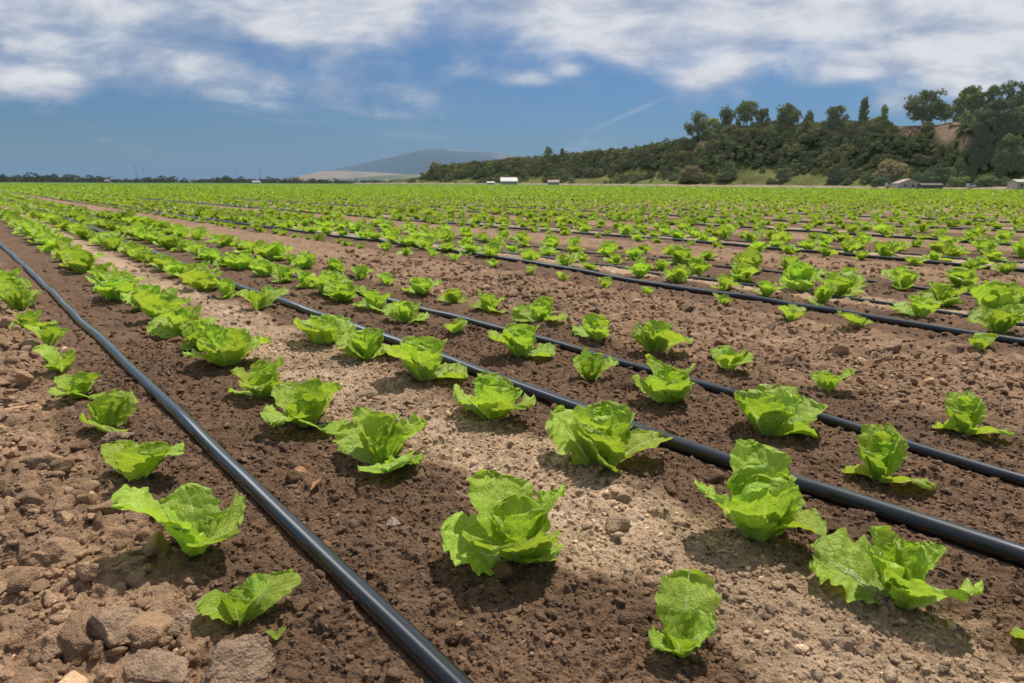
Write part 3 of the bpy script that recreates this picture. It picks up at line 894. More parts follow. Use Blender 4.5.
def hill_z(s, t):
    s = np.asarray(s, float); t = np.asarray(t, float)
    H = np.interp(s, SS, CREST_H)
    g = 10 * vnoise(s * 0.022, t * 0.006, 41) + 5 * vnoise(s * 0.06, t * 0.02, 42)
    tt = t + g * sstep(5, 40, t)
    f = 0.16 * sstep(0, 24, tt) + 0.74 * sstep(18, CREST_T - 6, tt) + 0.10 * sstep(CREST_T - 10, CREST_T + 50, tt)
    z = H * f * (1 + 0.05 * vnoise(s * 0.03, t * 0.03, 43)) + 1.2 * fbm(s * 0.05, t * 0.05, 3, 44) * sstep(6, 30, t)
    return z + foot_z(s)


def hill_point(s, t):
    p = FA + s * FD + t * FN
    return from_heading(p[0], p[1])


def s_of_px(px, t):
    ss = np.linspace(-260, 1120, 3000)
    p = FA[None] + ss[:, None] * FD[None] + t * FN[None]
    q = px_of(p[:, 0], np.maximum(p[:, 1], 50))
    o = np.argsort(q)
    return float(np.interp(px, q[o], ss[o]))


def fwd_at(s, t): return float((FA + s * FD + t * FN)[1])


# bare ochre cliff patches (px centre, height fraction centre, sizes)
CLIFFS = [(700, 0.82, 10, 0.10), (902, 0.86, 11, 0.13), (938, 0.88, 16, 0.13), (941, 0.70, 9, 0.14), (960, 0.62, 11, 0.14), (688, 0.66, 7, 0.10), (952, 0.95, 18, 0.06)]


def hill_masks(s, t, z):
    p = FA[None] + s[:, None] * FD[None] + t[:, None] * FN[None]
    px = px_of(p[:, 0], np.maximum(p[:, 1], 60)); f = (z - foot_z(s)) / np.interp(s, SS, CREST_H)
    n = vnoise(s * 0.12, t * 0.25, 46)
    cl = np.zeros_like(s)
    for cx, cf, sx, sf in CLIFFS:
        cl = np.maximum(cl, 1 - sstep(0.6, 1.3, np.sqrt(((px - cx) / sx) ** 2 + ((f - cf) / sf) ** 2) + 0.35 * n))
    gr = (1 - sstep(0.20, 0.46, f + 0.12 * vnoise(s * 0.03, t * 0.05, 47)))
    return cl, gr, px, f


s = np.linspace(-260, 1150, 520); t = np.concatenate([np.linspace(0, 110, 90), np.linspace(115, 420, 24)])
S, T = np.meshgrid(s, t, indexing='ij')
S, T = S.ravel(), T.ravel(); Z = hill_z(S, T)
P = FA[None] + S[:, None] * FD[None] + T[:, None] * FN[None]
X, Y = from_heading(P[:, 0], P[:, 1])
cl, gr, _, _ = hill_masks(S, T, Z)
n = fbm(S * 0.06, T * 0.1, 4, 48)[:, None]
c = np.array([0.058, 0.072, 0.034]) * (1 + 0.4 * n)
c = c * (1 - gr[:, None]) + np.array([0.115, 0.122, 0.036]) * (1 + 0.45 * n) * gr[:, None]
c = c * (1 - cl[:, None]) + np.array([0.235, 0.150, 0.105]) * (1 + 0.3 * n) * cl[:, None]
M_HILL = simple_mat('hill_ground', (0.1, 0.1, 0.05), 0.95, 0.1, 0.3, 0.4, attr='col')
me = make_mesh('hill', np.stack([X, Y, Z], 1), quad_grid(len(s), len(t))[:, ::-1], M_HILL, {'col': ('FLOAT_COLOR', rgba(np.clip(c, 0.01, 0.7)))})
tag(link('hill', me), kind='structure')


# ------------------------------------------------------------------ trees and scrub
def crown_mesh(seed, n_clump, n_leaf, clump_r, leaf, shape, col):
    """leaf faces spread through clumps inside an envelope of unit height/width. shape(rg) -> clump centre in (-.5..5, -.5...5, 0..1)"""
    rg = np.random.default_rng(seed)
    cs = np.array([shape(rg) for _ in range(n_clump)])
    cb = rg.uniform(0.65, 1.35, n_clump)
    n = n_clump * n_leaf
    d = rg.normal(size=(n, 3)); d /= np.linalg.norm(d, axis=1)[:, None]
    rr = rg.random(n) ** 0.5
    ci = np.repeat(np.arange(n_clump), n_leaf)
    cr_ = clump_r * rg.uniform(0.6, 1.25, n_clump)[ci]
    c = cs[ci] + d * (rr * cr_)[:, None] * np.array([1, 1, 0.75])
    c[:, 2] = np.maximum(c[:, 2], 0.01)
    a = rg.normal(size=(n, 3)); a /= np.linalg.norm(a, axis=1)[:, None]
    b = np.cross(a, rg.normal(size=(n, 3))); b /= np.linalg.norm(b, axis=1)[:, None]
    sz = leaf * rg.uniform(0.6, 1.4, n)[:, None]
    V = np.stack([c - a * sz, c + b * sz * 0.6, c + a * sz, c - b * sz * 0.6], 1).reshape(-1, 3)
    F = np.arange(4 * n).reshape(-1, 4)
    br = cb[ci] * (0.75 + 0.5 * np.clip(d[:, 2] * 0.5 + 0.5, 0, 1)) * rg.uniform(0.8, 1.2, n)  # leaves atop each clump coloured lighter, as if lit from above
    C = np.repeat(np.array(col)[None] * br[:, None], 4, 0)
    return V, F, np.clip(C, 0.004, 0.5)


def sh_round(rg):
    while True:
        p = rg.uniform(-1, 1, 3)
        if 0.15 < (p ** 2).sum() < 1: return p * np.array([0.40, 0.40, 0.40]) + np.array([0, 0, 0.56])
def sh_bush(rg):
    while True:
        p = rg.uniform(-1, 1, 3)
        if p[2] > -0.25 and 0.1 < (p ** 2).sum() < 1: return p * np.array([0.40, 0.40, 0.72]) + np.array([0, 0, 0.20])
def sh_tall(rg):
    z = rg.uniform(0.12, 0.95); w = 0.42 * math.sin(math.pi * min(1, (z * 0.85 + 0.12))) ** 0.7
    a = rg.random() * 6.283; q = rg.random() ** 0.5 * w
    return np.array([q * math.cos(a), q * math.sin(a), z])
def sh_open(rg):
    z = rg.uniform(0.28, 0.90); w = 0.44 if z < 0.75 else 0.3
    a = rg.random() * 6.283; q = rg.random() ** 0.6 * w
    return np.array([q * math.cos(a), q * math.sin(a), z])
def sh_cone(rg):
    z = rg.uniform(0.15, 0.96); w = (0.42 * (1 - z) + 0.08) * (0.7 + 0.3 * math.sin(z * 26))
    a = rg.random() * 6.283; q = rg.random() ** 0.5 * w
    return np.array([q * math.cos(a), q * math.sin(a), z])


SHAPES = {'round': (sh_round, 60, 44, 0.16, 0.040), 'bush': (sh_bush, 60, 44, 0.17, 0.042), 'tall': (sh_tall, 110, 46, 0.13, 0.034), 'open': (sh_open, 46, 46, 0.15, 0.038), 'cone': (sh_cone, 70, 36, 0.10, 0.034)}


def trunk_mesh(seed, h, rad, top, limbs):
    rg = np.random.default_rng(seed); VV = []; FF = []; off = 0
    def tube(p0, p1, r0, r1, bend):
        nonlocal off
        n = 6; k = 7
        for i in range(n):
            q = i / (n - 1); c = p0 * (1 - q) + p1 * q + bend * math.sin(math.pi * q)
            r = r0 * (1 - q) + r1 * q
            a = np.linspace(0, 6.283, k, endpoint=False)
            VV.append(np.stack([c[0] + r * np.cos(a), c[1] + r * np.sin(a), np.full(k, c[2])], 1))
        for i in range(n - 1):
            for j in range(k):
                FF.append([off + i * k + j, off + i * k + (j + 1) % k, off + (i + 1) * k + (j + 1) % k, off + (i + 1) * k + j])
        off += n * k
    tp = np.array([rg.normal(0, 0.03) * h, rg.normal(0, 0.03) * h, top * h])
    tube(np.array([0, 0, -0.04 * h]), tp, rad, rad * 0.35, np.array([rg.normal(0, .02), rg.normal(0, .02), 0]) * h)
    for i in range(limbs):
        q = rg.uniform(0.4, 0.85); b = tp * q; a = rg.random() * 6.283
        e = b + np.array([math.cos(a) * 0.3, math.sin(a) * 0.3, 0.22]) * h * rg.uniform(0.6, 1.1)
        tube(b, e, rad * 0.5, rad * 0.15, np.array([0, 0, 0.02 * h]))
    return np.concatenate(VV), np.array(FF)


def add_tree(px, top, width_px, t, shape, label, col, seed, cat='tree', name=None, group=None, base_px=None):
    """a tree standing on the hill (offset t behind its foot line)"""
    s_ = s_of_px(px, t); fw = fwd_at(s_, t); x, y = hill_point(s_, t)
    zb = float(hill_z(np.array([s_]), np.array([max(t, 0)]))[0]) if t > 0 else float(far_dip(np.array([x]), np.array([y]))[0])
    ztop = (horizon_px(px) - top) * fw / 701 + CAM_H
    h = max(ztop - zb, 2.0); w = width_px * fw / 701
    name = name or {'bush': 'bush', 'cone': 'pine_tree', 'round': 'tree', 'open': 'tree', 'tall': 'eucalyptus_tree'}[shape]
    root = bpy.data.objects.new(name, None); COL.objects.link(root); root.location = (x, y, zb - 0.2)
    root.rotation_euler.z = seed * 1.3
    fn, nc, nl, cr_, lf = SHAPES[shape]
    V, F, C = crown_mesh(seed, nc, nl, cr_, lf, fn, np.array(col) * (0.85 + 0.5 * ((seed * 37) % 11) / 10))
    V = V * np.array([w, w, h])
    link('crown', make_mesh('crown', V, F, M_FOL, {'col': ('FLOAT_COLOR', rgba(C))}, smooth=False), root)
    V, F = trunk_mesh(seed, h, max(0.02 * h, 0.12), {'bush': 0.35, 'cone': 0.9, 'round': 0.5, 'open': 0.72, 'tall': 0.8}[shape], 3 if shape == 'bush' else 5)
    link('trunk', make_mesh('trunk', V, F, M_BARK), root)
    tag(root, label, cat, group)
    return root


DK = (0.118, 0.138, 0.056); MD = (0.185, 0.215, 0.066); OL = (0.250, 0.240, 0.078); BR = (0.235, 0.185, 0.090); LG = (0.125, 0.165, 0.04)  # greens raised to carry some of the haze in the colour
TREES = [
    (694, 114, 25, 74, 'open', 'leaning dark tree at the left end of the tree group on the ridge', DK),
    (708, 120, 16, 76, 'round', 'low dark tree second from the left in the ridge group', MD),
    (721, 108, 18, 78, 'open', 'open-crowned tree third in the ridge group', DK),
    (742, 104, 25, 78, 'open', 'tallest broad tree in the middle of the left ridge group', DK),
    (758, 111, 13, 80, 'open', 'narrow tree at the right end of the left ridge group', DK),
    (782, 107, 27, 76, 'round', 'round dark tree on the ridge, right of the left group', DK),
    (802, 113, 11, 74, 'round', 'lollipop-shaped small tree on the ridge by the flat house roof', DK),
    (829, 108, 21, 74, 'open', 'irregular dark tree on the ridge before the tall layered one', DK),
    (855, 102, 23, 76, 'cone', 'tall layered pine on the ridge crest, centre right', DK),
    (875, 108, 18, 76, 'cone', 'slim grey-green pine alone on the ridge', MD),
    (915, 93, 40, 72, 'round', 'big round tree on the ridge above the bare ochre cliff', DK),
    (936, 107, 16, 84, 'round', 'small dark tree behind the big round ridge tree', DK),
    (957, 92, 33, 73, 'tall', 'tall ragged tree on the ridge above the ochre cliff, right of the round one', DK),
    (978, 89, 18, 76, 'open', 'slender high tree on the ridge at right', DK),
    (994, 85, 22, 80, 'open', 'high dark tree on the ridge near the right edge', DK),
    (1014, 86, 30, 78, 'open', 'spreading high tree at the right end of the ridge', DK),
    (986, 104, 46, 34, 'tall', 'huge dark eucalyptus covering the slope at right', (0.075, 0.095, 0.055)),
    (1010, 108, 36, 44, 'tall', 'huge dark tree behind the huge slope eucalyptus', DK),
    (976, 134, 24, 26, 'tall', 'dark tree at the left foot of the huge eucalyptus', (0.075, 0.098, 0.055)),
    (1004, 138, 34, 20, 'tall', 'dark full tree in front of the huge slope trees', DK),
    (880, 176, 20, -4, 'bush', 'round dark bush left of the pink farmhouse', (0.065, 0.098, 0.040)),
    (934, 165, 44, 6, 'bush', 'broad domed dark tree behind the pink farmhouse', (0.060, 0.092, 0.038)),
    (958, 174, 22, 2, 'bush', 'mid green bush right of the broad domed tree', MD),
    (986, 173, 24, 6, 'bush', 'yellow-green bush at the foot of the huge trees', LG),
    (1003, 176, 22, 3, 'bush', 'dark bush left of the pale building at the right edge', DK),
    (889, 156, 32, 16, 'bush', 'large brownish bush on the grassy apron', BR),
    (834, 163, 18, 14, 'bush', 'round dark bush alone on the yellow grass', DK),
    (782, 165, 16, 16, 'bush', 'dark bush on the lower slope, mid hill', DK),
    (727, 161, 22, 16, 'bush', 'large round dark bush on the lower left slope', DK),
    (690, 165, 28, 12, 'bush', 'wide grey-brown bush at the foot of the hill', BR),
    (571, 177, 9, -3, 'bush', 'small green bush right of the white barn', MD),
    (547, 147, 10, 78, 'open', 'small tree on the far left ridge, taller of a pair', DK),
    (561, 149, 10, 78, 'cone', 'small pointed tree on the far left ridge, right of a pair', DK),
    (434, 162, 12, 60, 'round', 'brownish tree at the far left end of the hill', BR),
]
for i, (px, top, wd, t_, sh, lab, colr) in enumerate(TREES):
    add_tree(px, top, wd, t_, sh, lab, colr, 40 + i, 'bush' if sh == 'bush' and 'tree' not in lab else 'tree', group='trees and bushes on the hill')


def scrub():
    rg = np.random.default_rng(9)
    bank = [crown_mesh(600 + i, 14, 18, 0.22, 0.085, sh_bush, (1, 1, 1)) for i in range(10)]
    n = 11500
    s_ = rg.uniform(-120, s_of_px(424, 40), n); t_ = rg.uniform(8, 110, n)
    z_ = hill_z(s_, t_); cl, gr, px, f = hill_masks(s_, t_, z_)
    patch = fbm(s_ * 0.03, t_ * 0.05, 2, 49)
    keep = rg.random(n) < np.clip(1.1 - gr * 0.95 - np.minimum(cl * 3, 1.5) + np.where(f < 0.6, 1.1, 0.3) * patch, 0, 1)
    keep &= ~((t_ > 62) & (px > 880) & (px < 970) & (f > .9))
    f = f[keep]; px = px[keep]; s_, t_, z_, patch, gr = s_[keep], t_[keep], z_[keep], patch[keep], gr[keep]
    p = FA[None] + s_[:, None] * FD[None] + t_[:, None] * FN[None]
    x, y = from_heading(p[:, 0], p[:, 1]); n = len(x)
    size = 4.0 + 7.0 * rg.random(n) ** 1.8 * np.where(px > 880, 0.85, 1.0) * (1 + 0.35 * sstep(0.75, 0.95, f)) * (1 - 0.25 * gr) * (0.8 + 0.4 * sstep(300, 900, s_))
    tint = np.stack([rg.choice([0, 1, 2, 3], n, p=[0.34, 0.32, 0.24, 0.10])], 1)[:, 0]
    pal = np.array([DK, MD, OL, BR]) * 1.15
    col = pal[tint] * (1 + 0.35 * patch)[:, None] * rg.uniform(0.65, 1.6, n)[:, None]
    pick = rg.integers(0, len(bank), n); VV, FF, CC = [], [], []; off = 0
    for b, (V, F, C) in enumerate(bank):
        k = np.where(pick == b)[0]; a = rg.random(len(k)) * 6.283
        c, s2 = np.cos(a)[:, None], np.sin(a)[:, None]; sc = size[k][:, None]; hh = sc * rg.uniform(0.6, 1.0, len(k))[:, None]
        W = np.stack([(V[None, :, 0] * c - V[None, :, 1] * s2) * sc + x[k][:, None], (V[None, :, 0] * s2 + V[None, :, 1] * c) * sc + y[k][:, None], V[None, :, 2] * hh + (z_[k] - 0.4)[:, None]], -1)
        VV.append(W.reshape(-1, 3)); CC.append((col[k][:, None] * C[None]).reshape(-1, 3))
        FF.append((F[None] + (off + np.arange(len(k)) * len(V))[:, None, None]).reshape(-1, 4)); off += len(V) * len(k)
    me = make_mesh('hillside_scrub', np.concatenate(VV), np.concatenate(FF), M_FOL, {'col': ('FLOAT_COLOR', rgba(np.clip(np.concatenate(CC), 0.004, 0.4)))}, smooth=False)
    tag(link('hillside_scrub', me), 'dense dark green oak scrub covering the hillside', 'scrub', kind='stuff')


scrub()


def treeline():
    rg = np.random.default_rng(19); bank = [crown_mesh(700 + i, 9, 12, 0.22, 0.085, sh_bush, (1, 1, 1)) for i in range(8)]
    VV, FF, CC = [], [], []; off = 0
    for px in np.concatenate([rg.uniform(-120, 120, 230), rg.uniform(100, 330, 260), rg.uniform(320, 450, 140)]):
        fw = 1500 if px < 300 else 1250; fw *= rg.uniform(0.95, 1.15)
        x, y = from_heading((px - 512) / 701 * fw, fw)
        hpx = 9.0 if px < 75 else 6.0 + 1.5 * math.sin(px * 0.09) * (px < 250)
        if 320 < px: hpx = 5.0
        h = max(3, (hpx * rg.uniform(0.6, 1.15)) * fw / 701); w = h * rg.uniform(1.0, 1.9)
        V, F, C = bank[rg.integers(0, 8)]
        a = rg.random() * 6.283; c, s2 = math.cos(a), math.sin(a)
        VV.append(np.stack([(V[:, 0] * c - V[:, 1] * s2) * w + x, (V[:, 0] * s2 + V[:, 1] * c) * w + y, V[:, 2] * h - 0.5], 1))
        CC.append(C * np.array([0.105, 0.135, 0.115])[None] * rg.uniform(0.8, 1.25)); FF.append(F + off); off += len(V)  # distance haze is put into this raised, bluish green
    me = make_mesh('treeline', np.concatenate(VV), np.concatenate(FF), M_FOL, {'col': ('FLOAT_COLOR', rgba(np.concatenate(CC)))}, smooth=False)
    tag(link('treeline', me), 'far dark treeline along the flat left horizon', 'treeline', kind='stuff')


treeline()

# ------------------------------------------------------------------ far mountain and foothills
def ridge(name, fwd0, depth, px0, px1, profx, profy, cfun, nu=220, nv=40, seed=0, rough=0.05):
    u = np.linspace(px0, px1, nu); v = np.linspace(-1, 1, nv)
    U, Vv = np.meshgrid(u, v, indexing='ij')
    fw = fwd0 + Vv * depth; rt = (U - 512) / 701 * fwd0
    H = (horizon_px(u) - np.interp(u, profx, profy)) * fwd0 / 701
    prof = np.cos(Vv * math.pi / 2) ** 1.1
    n_ = fbm(rt * 3.0 / depth, fw * 3.0 / depth, 5, seed)
    z = H[:, None] * prof * (1 + rough * 2.2 * n_ * (1 - prof * 0.8)) - 3
    x, y = from_heading(rt.ravel(), fw.ravel())
    c = cfun(n_.ravel(), (z / np.maximum(H[:, None], 1)).ravel(), U.ravel())
    me = make_mesh(name, np.stack([x, y, z.ravel()], 1), quad_grid(nu, nv)[:, ::-1], M_HILL, {'col': ('FLOAT_COLOR', rgba(np.clip(c, 0.01, 0.7)))})
    return tag(link(name, me), kind='structure')


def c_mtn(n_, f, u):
    a = np.array([0.090, 0.135, 0.185]); b = np.array([0.150, 0.178, 0.205])  # aerial haze is mixed into these blue-grey colours
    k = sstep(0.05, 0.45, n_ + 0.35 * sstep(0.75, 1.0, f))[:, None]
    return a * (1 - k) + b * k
def c_foot(n_, f, u):
    a = np.array([0.220, 0.200, 0.185]); b = np.array([0.140, 0.160, 0.155])
    k = sstep(-0.1, 0.3, n_)[:, None]
    return a * (1 - k) + b * k
def c_low(n_, f, u):
    a = np.array([0.105, 0.135, 0.115]); b = np.array([0.17, 0.185, 0.125])  # lightened colours imitate haze over the low hills
    k = sstep(0.0, 0.4, n_)[:, None]
    return a * (1 - k) + b * k


ridge('mountain', 7600, 1500, 270, 640, [270, 310, 335, 365, 390, 410, 425, 440, 460, 480, 500, 530, 640], [184, 179, 170.5, 164, 158.5, 154, 150.5, 149.5, 151, 152.5, 154.5, 158, 175], c_mtn, seed=3)
ridge('foothills', 3800, 500, 270, 480, [270, 290, 310, 325, 345, 380, 420, 480], [184, 179.5, 174, 171, 170.5, 172.5, 175, 182], c_foot, seed=8, rough=0.12)
ridge('low_hills', 2000, 260, 300, 560, [300, 340, 370, 400, 430, 470, 560], [183.5, 178.5, 175.5, 174, 173, 171, 170], c_low, seed=12, rough=0.12)

# dirt bank and farm track along the foot of the hill
sb = np.linspace(-200, 1000, 260)
prof_ = [(-13, -0.05), (-11, 0.5), (-10, 0.95), (-6, 1.1), (-1.5, 1.15), (1.5, 1.0), (4, -1.0)]
VV = []
for t_, dz in prof_:
    p = FA[None] + sb[:, None] * FD[None] + (t_ + 1.2 * vnoise(sb * 0.05, sb * 0, 51))[:, None] * FN[None]
    x, y = from_heading(p[:, 0], p[:, 1])
    VV.append(np.stack([x, y, far_dip(x, y) + dz * (1 + 0.4 * vnoise(sb * 0.07, sb * 0 + t_, 52))], 1))
V = np.stack(VV, 1).reshape(-1, 3)
M_BANK = simple_mat('dirt_bank', (0.30, 0.225, 0.155), 0.95, 0.1, 0.35, 0.15)
tag(link('dirt_track', make_mesh('dirt_track', V, quad_grid(len(sb), len(prof_))[:, ::-1], M_BANK)), kind='structure')

# ------------------------------------------------------------------ buildings, poles
M_PINK = simple_mat('pink_wall', (0.66, 0.45, 0.41), 0.85, 0.2, 0.15, 0.6)
M_CREAM = simple_mat('cream_wall', (0.50, 0.47, 0.42), 0.85, 0.2, 0.15, 0.6)
M_WHITE = simple_mat('white_sheet_roof', (0.62, 0.59, 0.54), 0.6, 0.3, 0.12, 0.5)
M_ROOFP = simple_mat('faded_roof', (0.40, 0.31, 0.28), 0.85, 0.2, 0.2, 0.8)
M_GREY = simple_mat('grey_boards', (0.20, 0.18, 0.16), 0.9, 0.1, 0.3, 0.8)
M_GLASS = simple_mat('dark_window', (0.03, 0.035, 0.045), 0.2, 0.5)
M_METAL = simple_mat('vehicle_paint', (0.66, 0.67, 0.68), 0.35, 0.5, 0.08, 0.5)
M_TYRE = simple_mat('rubber', (0.02, 0.02, 0.02), 0.9, 0.2)


def box(x0, x1, y0, y1, z0, z1):
    V = np.array([(x0, y0, z0), (x1, y0, z0), (x1, y1, z0), (x0, y1, z0), (x0, y0, z1), (x1, y0, z1), (x1, y1, z1), (x0, y1, z1)], float)
    F = np.array([(0, 3, 2, 1), (4, 5, 6, 7), (0, 1, 5, 4), (1, 2, 6, 5), (2, 3, 7, 6), (3, 0, 4, 7)])
    return V, F


def join(parts_):
    V = np.concatenate([p[0] for p in parts_]); F = []; o = 0
    for p in parts_: F.append(p[1] + o); o += len(p[0])
    return V, np.concatenate(F)


def building(px, ahead, w, d, wall_h, ridge_h, label, wall_m, roof_m, turn, name='farmhouse', cat='house', ridge_along='x', windows=2, wing=None, bumpz=0.0):
    s_ = s_of_px(px, -ahead); x, y = hill_point(s_, -ahead)
    zb = float(far_dip(np.array([x]), np.array([y]))[0]) - 0.1 + bumpz
    root = bpy.data.objects.new(name, None); COL.objects.link(root); root.location = (x, y, zb)
    root.rotation_euler.z = -YAW + turn
    o = 0.35
    if ridge_along == 'x':      # eaves face the viewer
        Vw, Fw = box(-w / 2, w / 2, -d / 2, d / 2, 0, wall_h)
        gv = np.array([(-w / 2, -d / 2, wall_h), (-w / 2, d / 2, wall_h), (-w / 2, 0, ridge_h - .05), (-w / 2, 0, ridge_h - .05), (w / 2, -d / 2, wall_h), (w / 2, 0, ridge_h - .05), (w / 2, 0, ridge_h - .05), (w / 2, d / 2, wall_h)], float)
        gf = np.array([(0, 1, 2, 3), (4, 5, 6, 7)])
        k = (ridge_h - wall_h) / (d / 2)
        rv = []; rf = []
        for sgn in (-1, 1):
            b = len(rv) * 1
            rv += [(-w / 2 - o, sgn * (d / 2 + o), wall_h - k * o), (w / 2 + o, sgn * (d / 2 + o), wall_h - k * o), (w / 2 + o, 0, ridge_h), (-w / 2 - o, 0, ridge_h)]
            rv += [(a, b_, c_ + 0.18) for a, b_, c_ in rv[-4:]]
            rf += [[b + i for i in f] for f in ((0, 1, 2, 3), (4, 5, 6, 7), (0, 1, 5, 4), (1, 2, 6, 5), (2, 3, 7, 6), (3, 0, 4, 7))]
    else:                       # gable faces the viewer
        Vw, Fw = box(-w / 2, w / 2, -d / 2, d / 2, 0, wall_h)
        gv = np.array([(-w / 2, -d / 2, wall_h), (w / 2, -d / 2, wall_h), (0, -d / 2, ridge_h - .05), (0, -d / 2, ridge_h - .05), (-w / 2, d / 2, wall_h), (w / 2, d / 2, wall_h), (0, d / 2, ridge_h - .05), (0, d / 2, ridge_h - .05)], float)
        gf = np.array([(0, 1, 2, 3), (5, 4, 6, 7)])
        k = (ridge_h - wall_h) / (w / 2)
        rv = []; rf = []
        for sgn in (-1, 1):
            b = len(rv)
            rv += [(sgn * (w / 2 + o), -d / 2 - o, wall_h - k * o), (sgn * (w / 2 + o), d / 2 + o, wall_h - k * o), (0, d / 2 + o, ridge_h), (0, -d / 2 - o, ridge_h)]
            rv += [(a, b_, c_ + 0.18) for a, b_, c_ in rv[-4:]]
            rf += [[b + i for i in f] for f in ((0, 1, 2, 3), (4, 5, 6, 7), (0, 1, 5, 4), (1, 2, 6, 5), (2, 3, 7, 6), (3, 0, 4, 7))]
    V, F = join([(Vw, Fw), (gv, gf)])
    link('wall', make_mesh('wall', V, F, wall_m, smooth=False), root)
    link('roof', make_mesh('roof', np.array(rv), np.array(rf), roof_m, smooth=False), root)
    n = windows
    for i in range(n):
        cx = -w / 2 + w * (i + 0.8) / (n + 0.9)
        fr = link('window', make_mesh('window', *box(cx - 0.75, cx + 0.75, -d / 2 - 0.06, -d / 2 + 0.02, wall_h * 0.36, wall_h * 0.80), M_WHITE, smooth=False), root)
        link('pane', make_mesh('pane', *box(cx - 0.62, cx + 0.62, -d / 2 - 0.08, -d / 2 - 0.05, wall_h * 0.40, wall_h * 0.76), M_GLASS, smooth=False), fr)
    cx = w / 2 - w * 0.14
    link('door', make_mesh('door', *box(cx - 0.5, cx + 0.5, -d / 2 - 0.05, -d / 2 + 0.02, 0.1, min(2.2, wall_h * 0.85)), M_GREY, smooth=False), root)
    tag(root, label, cat)
    return root


building(508, 22, 18, 13, 3.6, 7.4, 'white barn with a big pale roof at the foot of the far hill', M_CREAM, M_WHITE, 0.15, 'barn', 'barn', windows=0)
building(490, 26, 8, 6, 1.9, 3.0, 'low pale shed left of the white barn', M_CREAM, M_WHITE, 0.1, 'shed', 'shed', windows=1)
building(553, 22, 11, 7, 2.7, 4.6, 'pale low farm building left of the small round bush', M_CREAM, M_ROOFP, -0.1, 'farm_building', 'farm building', windows=2)
building(906, 16, 13.5, 10, 3.1, 5.7, 'pink farmhouse with a low gable facing the field', M_PINK, M_ROOFP, -0.12, ridge_along='y', windows=2)
building(930, 15, 12, 5, 2.3, 3.1, 'grey board shed right of the pink farmhouse', M_GREY, M_GREY, -0.1, 'shed', 'shed', windows=0)
building(1020, 18, 8.5, 9, 4.2, 5.4, 'pale pink boxy building cut by the right edge', M_PINK, M_CREAM, -0.1, 'house', windows=2)
building(806, -80, 20, 8, 3.0, 4.4, 'tan low house on the ridge between the trees', M_CREAM, M_ROOFP, 0.2, 'hilltop_house', windows=3, bumpz=float(np.interp(s_of_px(806, 80), SS, CREST_H)) * 0.94)


def van(px, ahead, turn, label):
    s_ = s_of_px(px, -ahead); x, y = hill_point(s_, -ahead)
    root = bpy.data.objects.new('van', None); COL.objects.link(root); root.location = (x, y, float(far_dip(np.array([x]), np.array([y]))[0]) + 1.05); root.rotation_euler.z = -YAW + turn
    prof = [(-2.5, 0.45), (2.4, 0.45), (2.5, 1.0), (1.75, 1.25), (1.1, 2.1), (-2.4, 2.2), (-2.5, 1.9)]
    n = len(prof)
    V = np.array([(a, -0.9, b) for a, b in prof] + [(a, 0.9, b) for a, b in prof], float)
    bm_f = [(i, (i + 1) % n, n + (i + 1) % n, n + i) for i in range(n)]
    cap = [(0, 1, 2, 3), (0, 3, 4, 5), (0, 5, 6, 6)]
    F = bm_f + [c for c in cap[:2]] + [tuple(n + i for i in c) for c in cap[:2]]
    V = np.concatenate([V, [(-2.5, -0.9, 1.2), (-2.5, 0.9, 1.2)]])
    F += [(0, 5, 6, 2 * n), (n, n + 5, n + 6, 2 * n + 1)]
    link('body', make_mesh('body', V, np.array(F), M_METAL, smooth=False), root)
    link('window', make_mesh('window', *box(-1.9, 1.0, -0.93, -0.9, 1.35, 1.95), M_GLASS, smooth=False), root)
    for wx in (-1.6, 1.6):
        for wy in (-0.85, 0.85):
            a = np.linspace(0, 6.283, 14, endpoint=False)
            V = np.concatenate([np.stack([wx + 0.36 * np.cos(a), np.full(14, wy - 0.12), 0.36 + 0.36 * np.sin(a)], 1), np.stack([wx + 0.36 * np.cos(a), np.full(14, wy + 0.12), 0.36 + 0.36 * np.sin(a)], 1), [(wx, wy - 0.12, 0.36), (wx, wy + 0.12, 0.36)]])
            F = [(i, (i + 1) % 14, 14 + (i + 1) % 14, 14 + i) for i in range(14)] + [(28, (2 * i + 2) % 14, 2 * i + 1, 2 * i) for i in range(7)] + [(29, 14 + 2 * i, 14 + 2 * i + 1, 14 + (2 * i + 2) % 14) for i in range(7)]
            link('wheel', make_mesh('wheel', V, np.array(F), M_TYRE), root)
    tag(root, label, 'van')


van(971, 9, 0.1, 'pale van parked below the yellow-green bush at right')
van(889, 9, 0.2, 'small white vehicle between the round dark bush and the pink farmhouse')

M_POLE = simple_mat('weathered_pole', (0.13, 0.12, 0.11), 0.9, 0.1, 0.3, 1.0)
for px, fw, top, lab in ((137, 1000, 165.5, 'tall thin utility pole on the left horizon, left of a pair'), (144, 1060, 168, 'thin utility pole on the left horizon, right and shorter of a pair'),
                         (260, 1150, 167.5, 'lone thin utility pole on the horizon near the small white building'), (236, 1500, 172, 'faint short utility pole on the horizon, left of the lone one')):
    x, y = from_heading((px - 512) / 701 * fw, fw); h = (horizon_px(px) - top) * fw / 701
    root = bpy.data.objects.new('utility_pole', None); COL.objects.link(root); root.location = (x, y, 0); root.rotation_euler.z = -YAW
    V, F = trunk_mesh(px, h, 0.32, 1.0, 0)
    link('pole', make_mesh('pole', V, F, M_POLE), root)
    link('crossarm', make_mesh('crossarm', *box(-1.6, 1.6, -0.16, 0.16, h * 0.90, h * 0.90 + 0.3), M_POLE, smooth=False), root)
    tag(root, lab, 'utility pole')
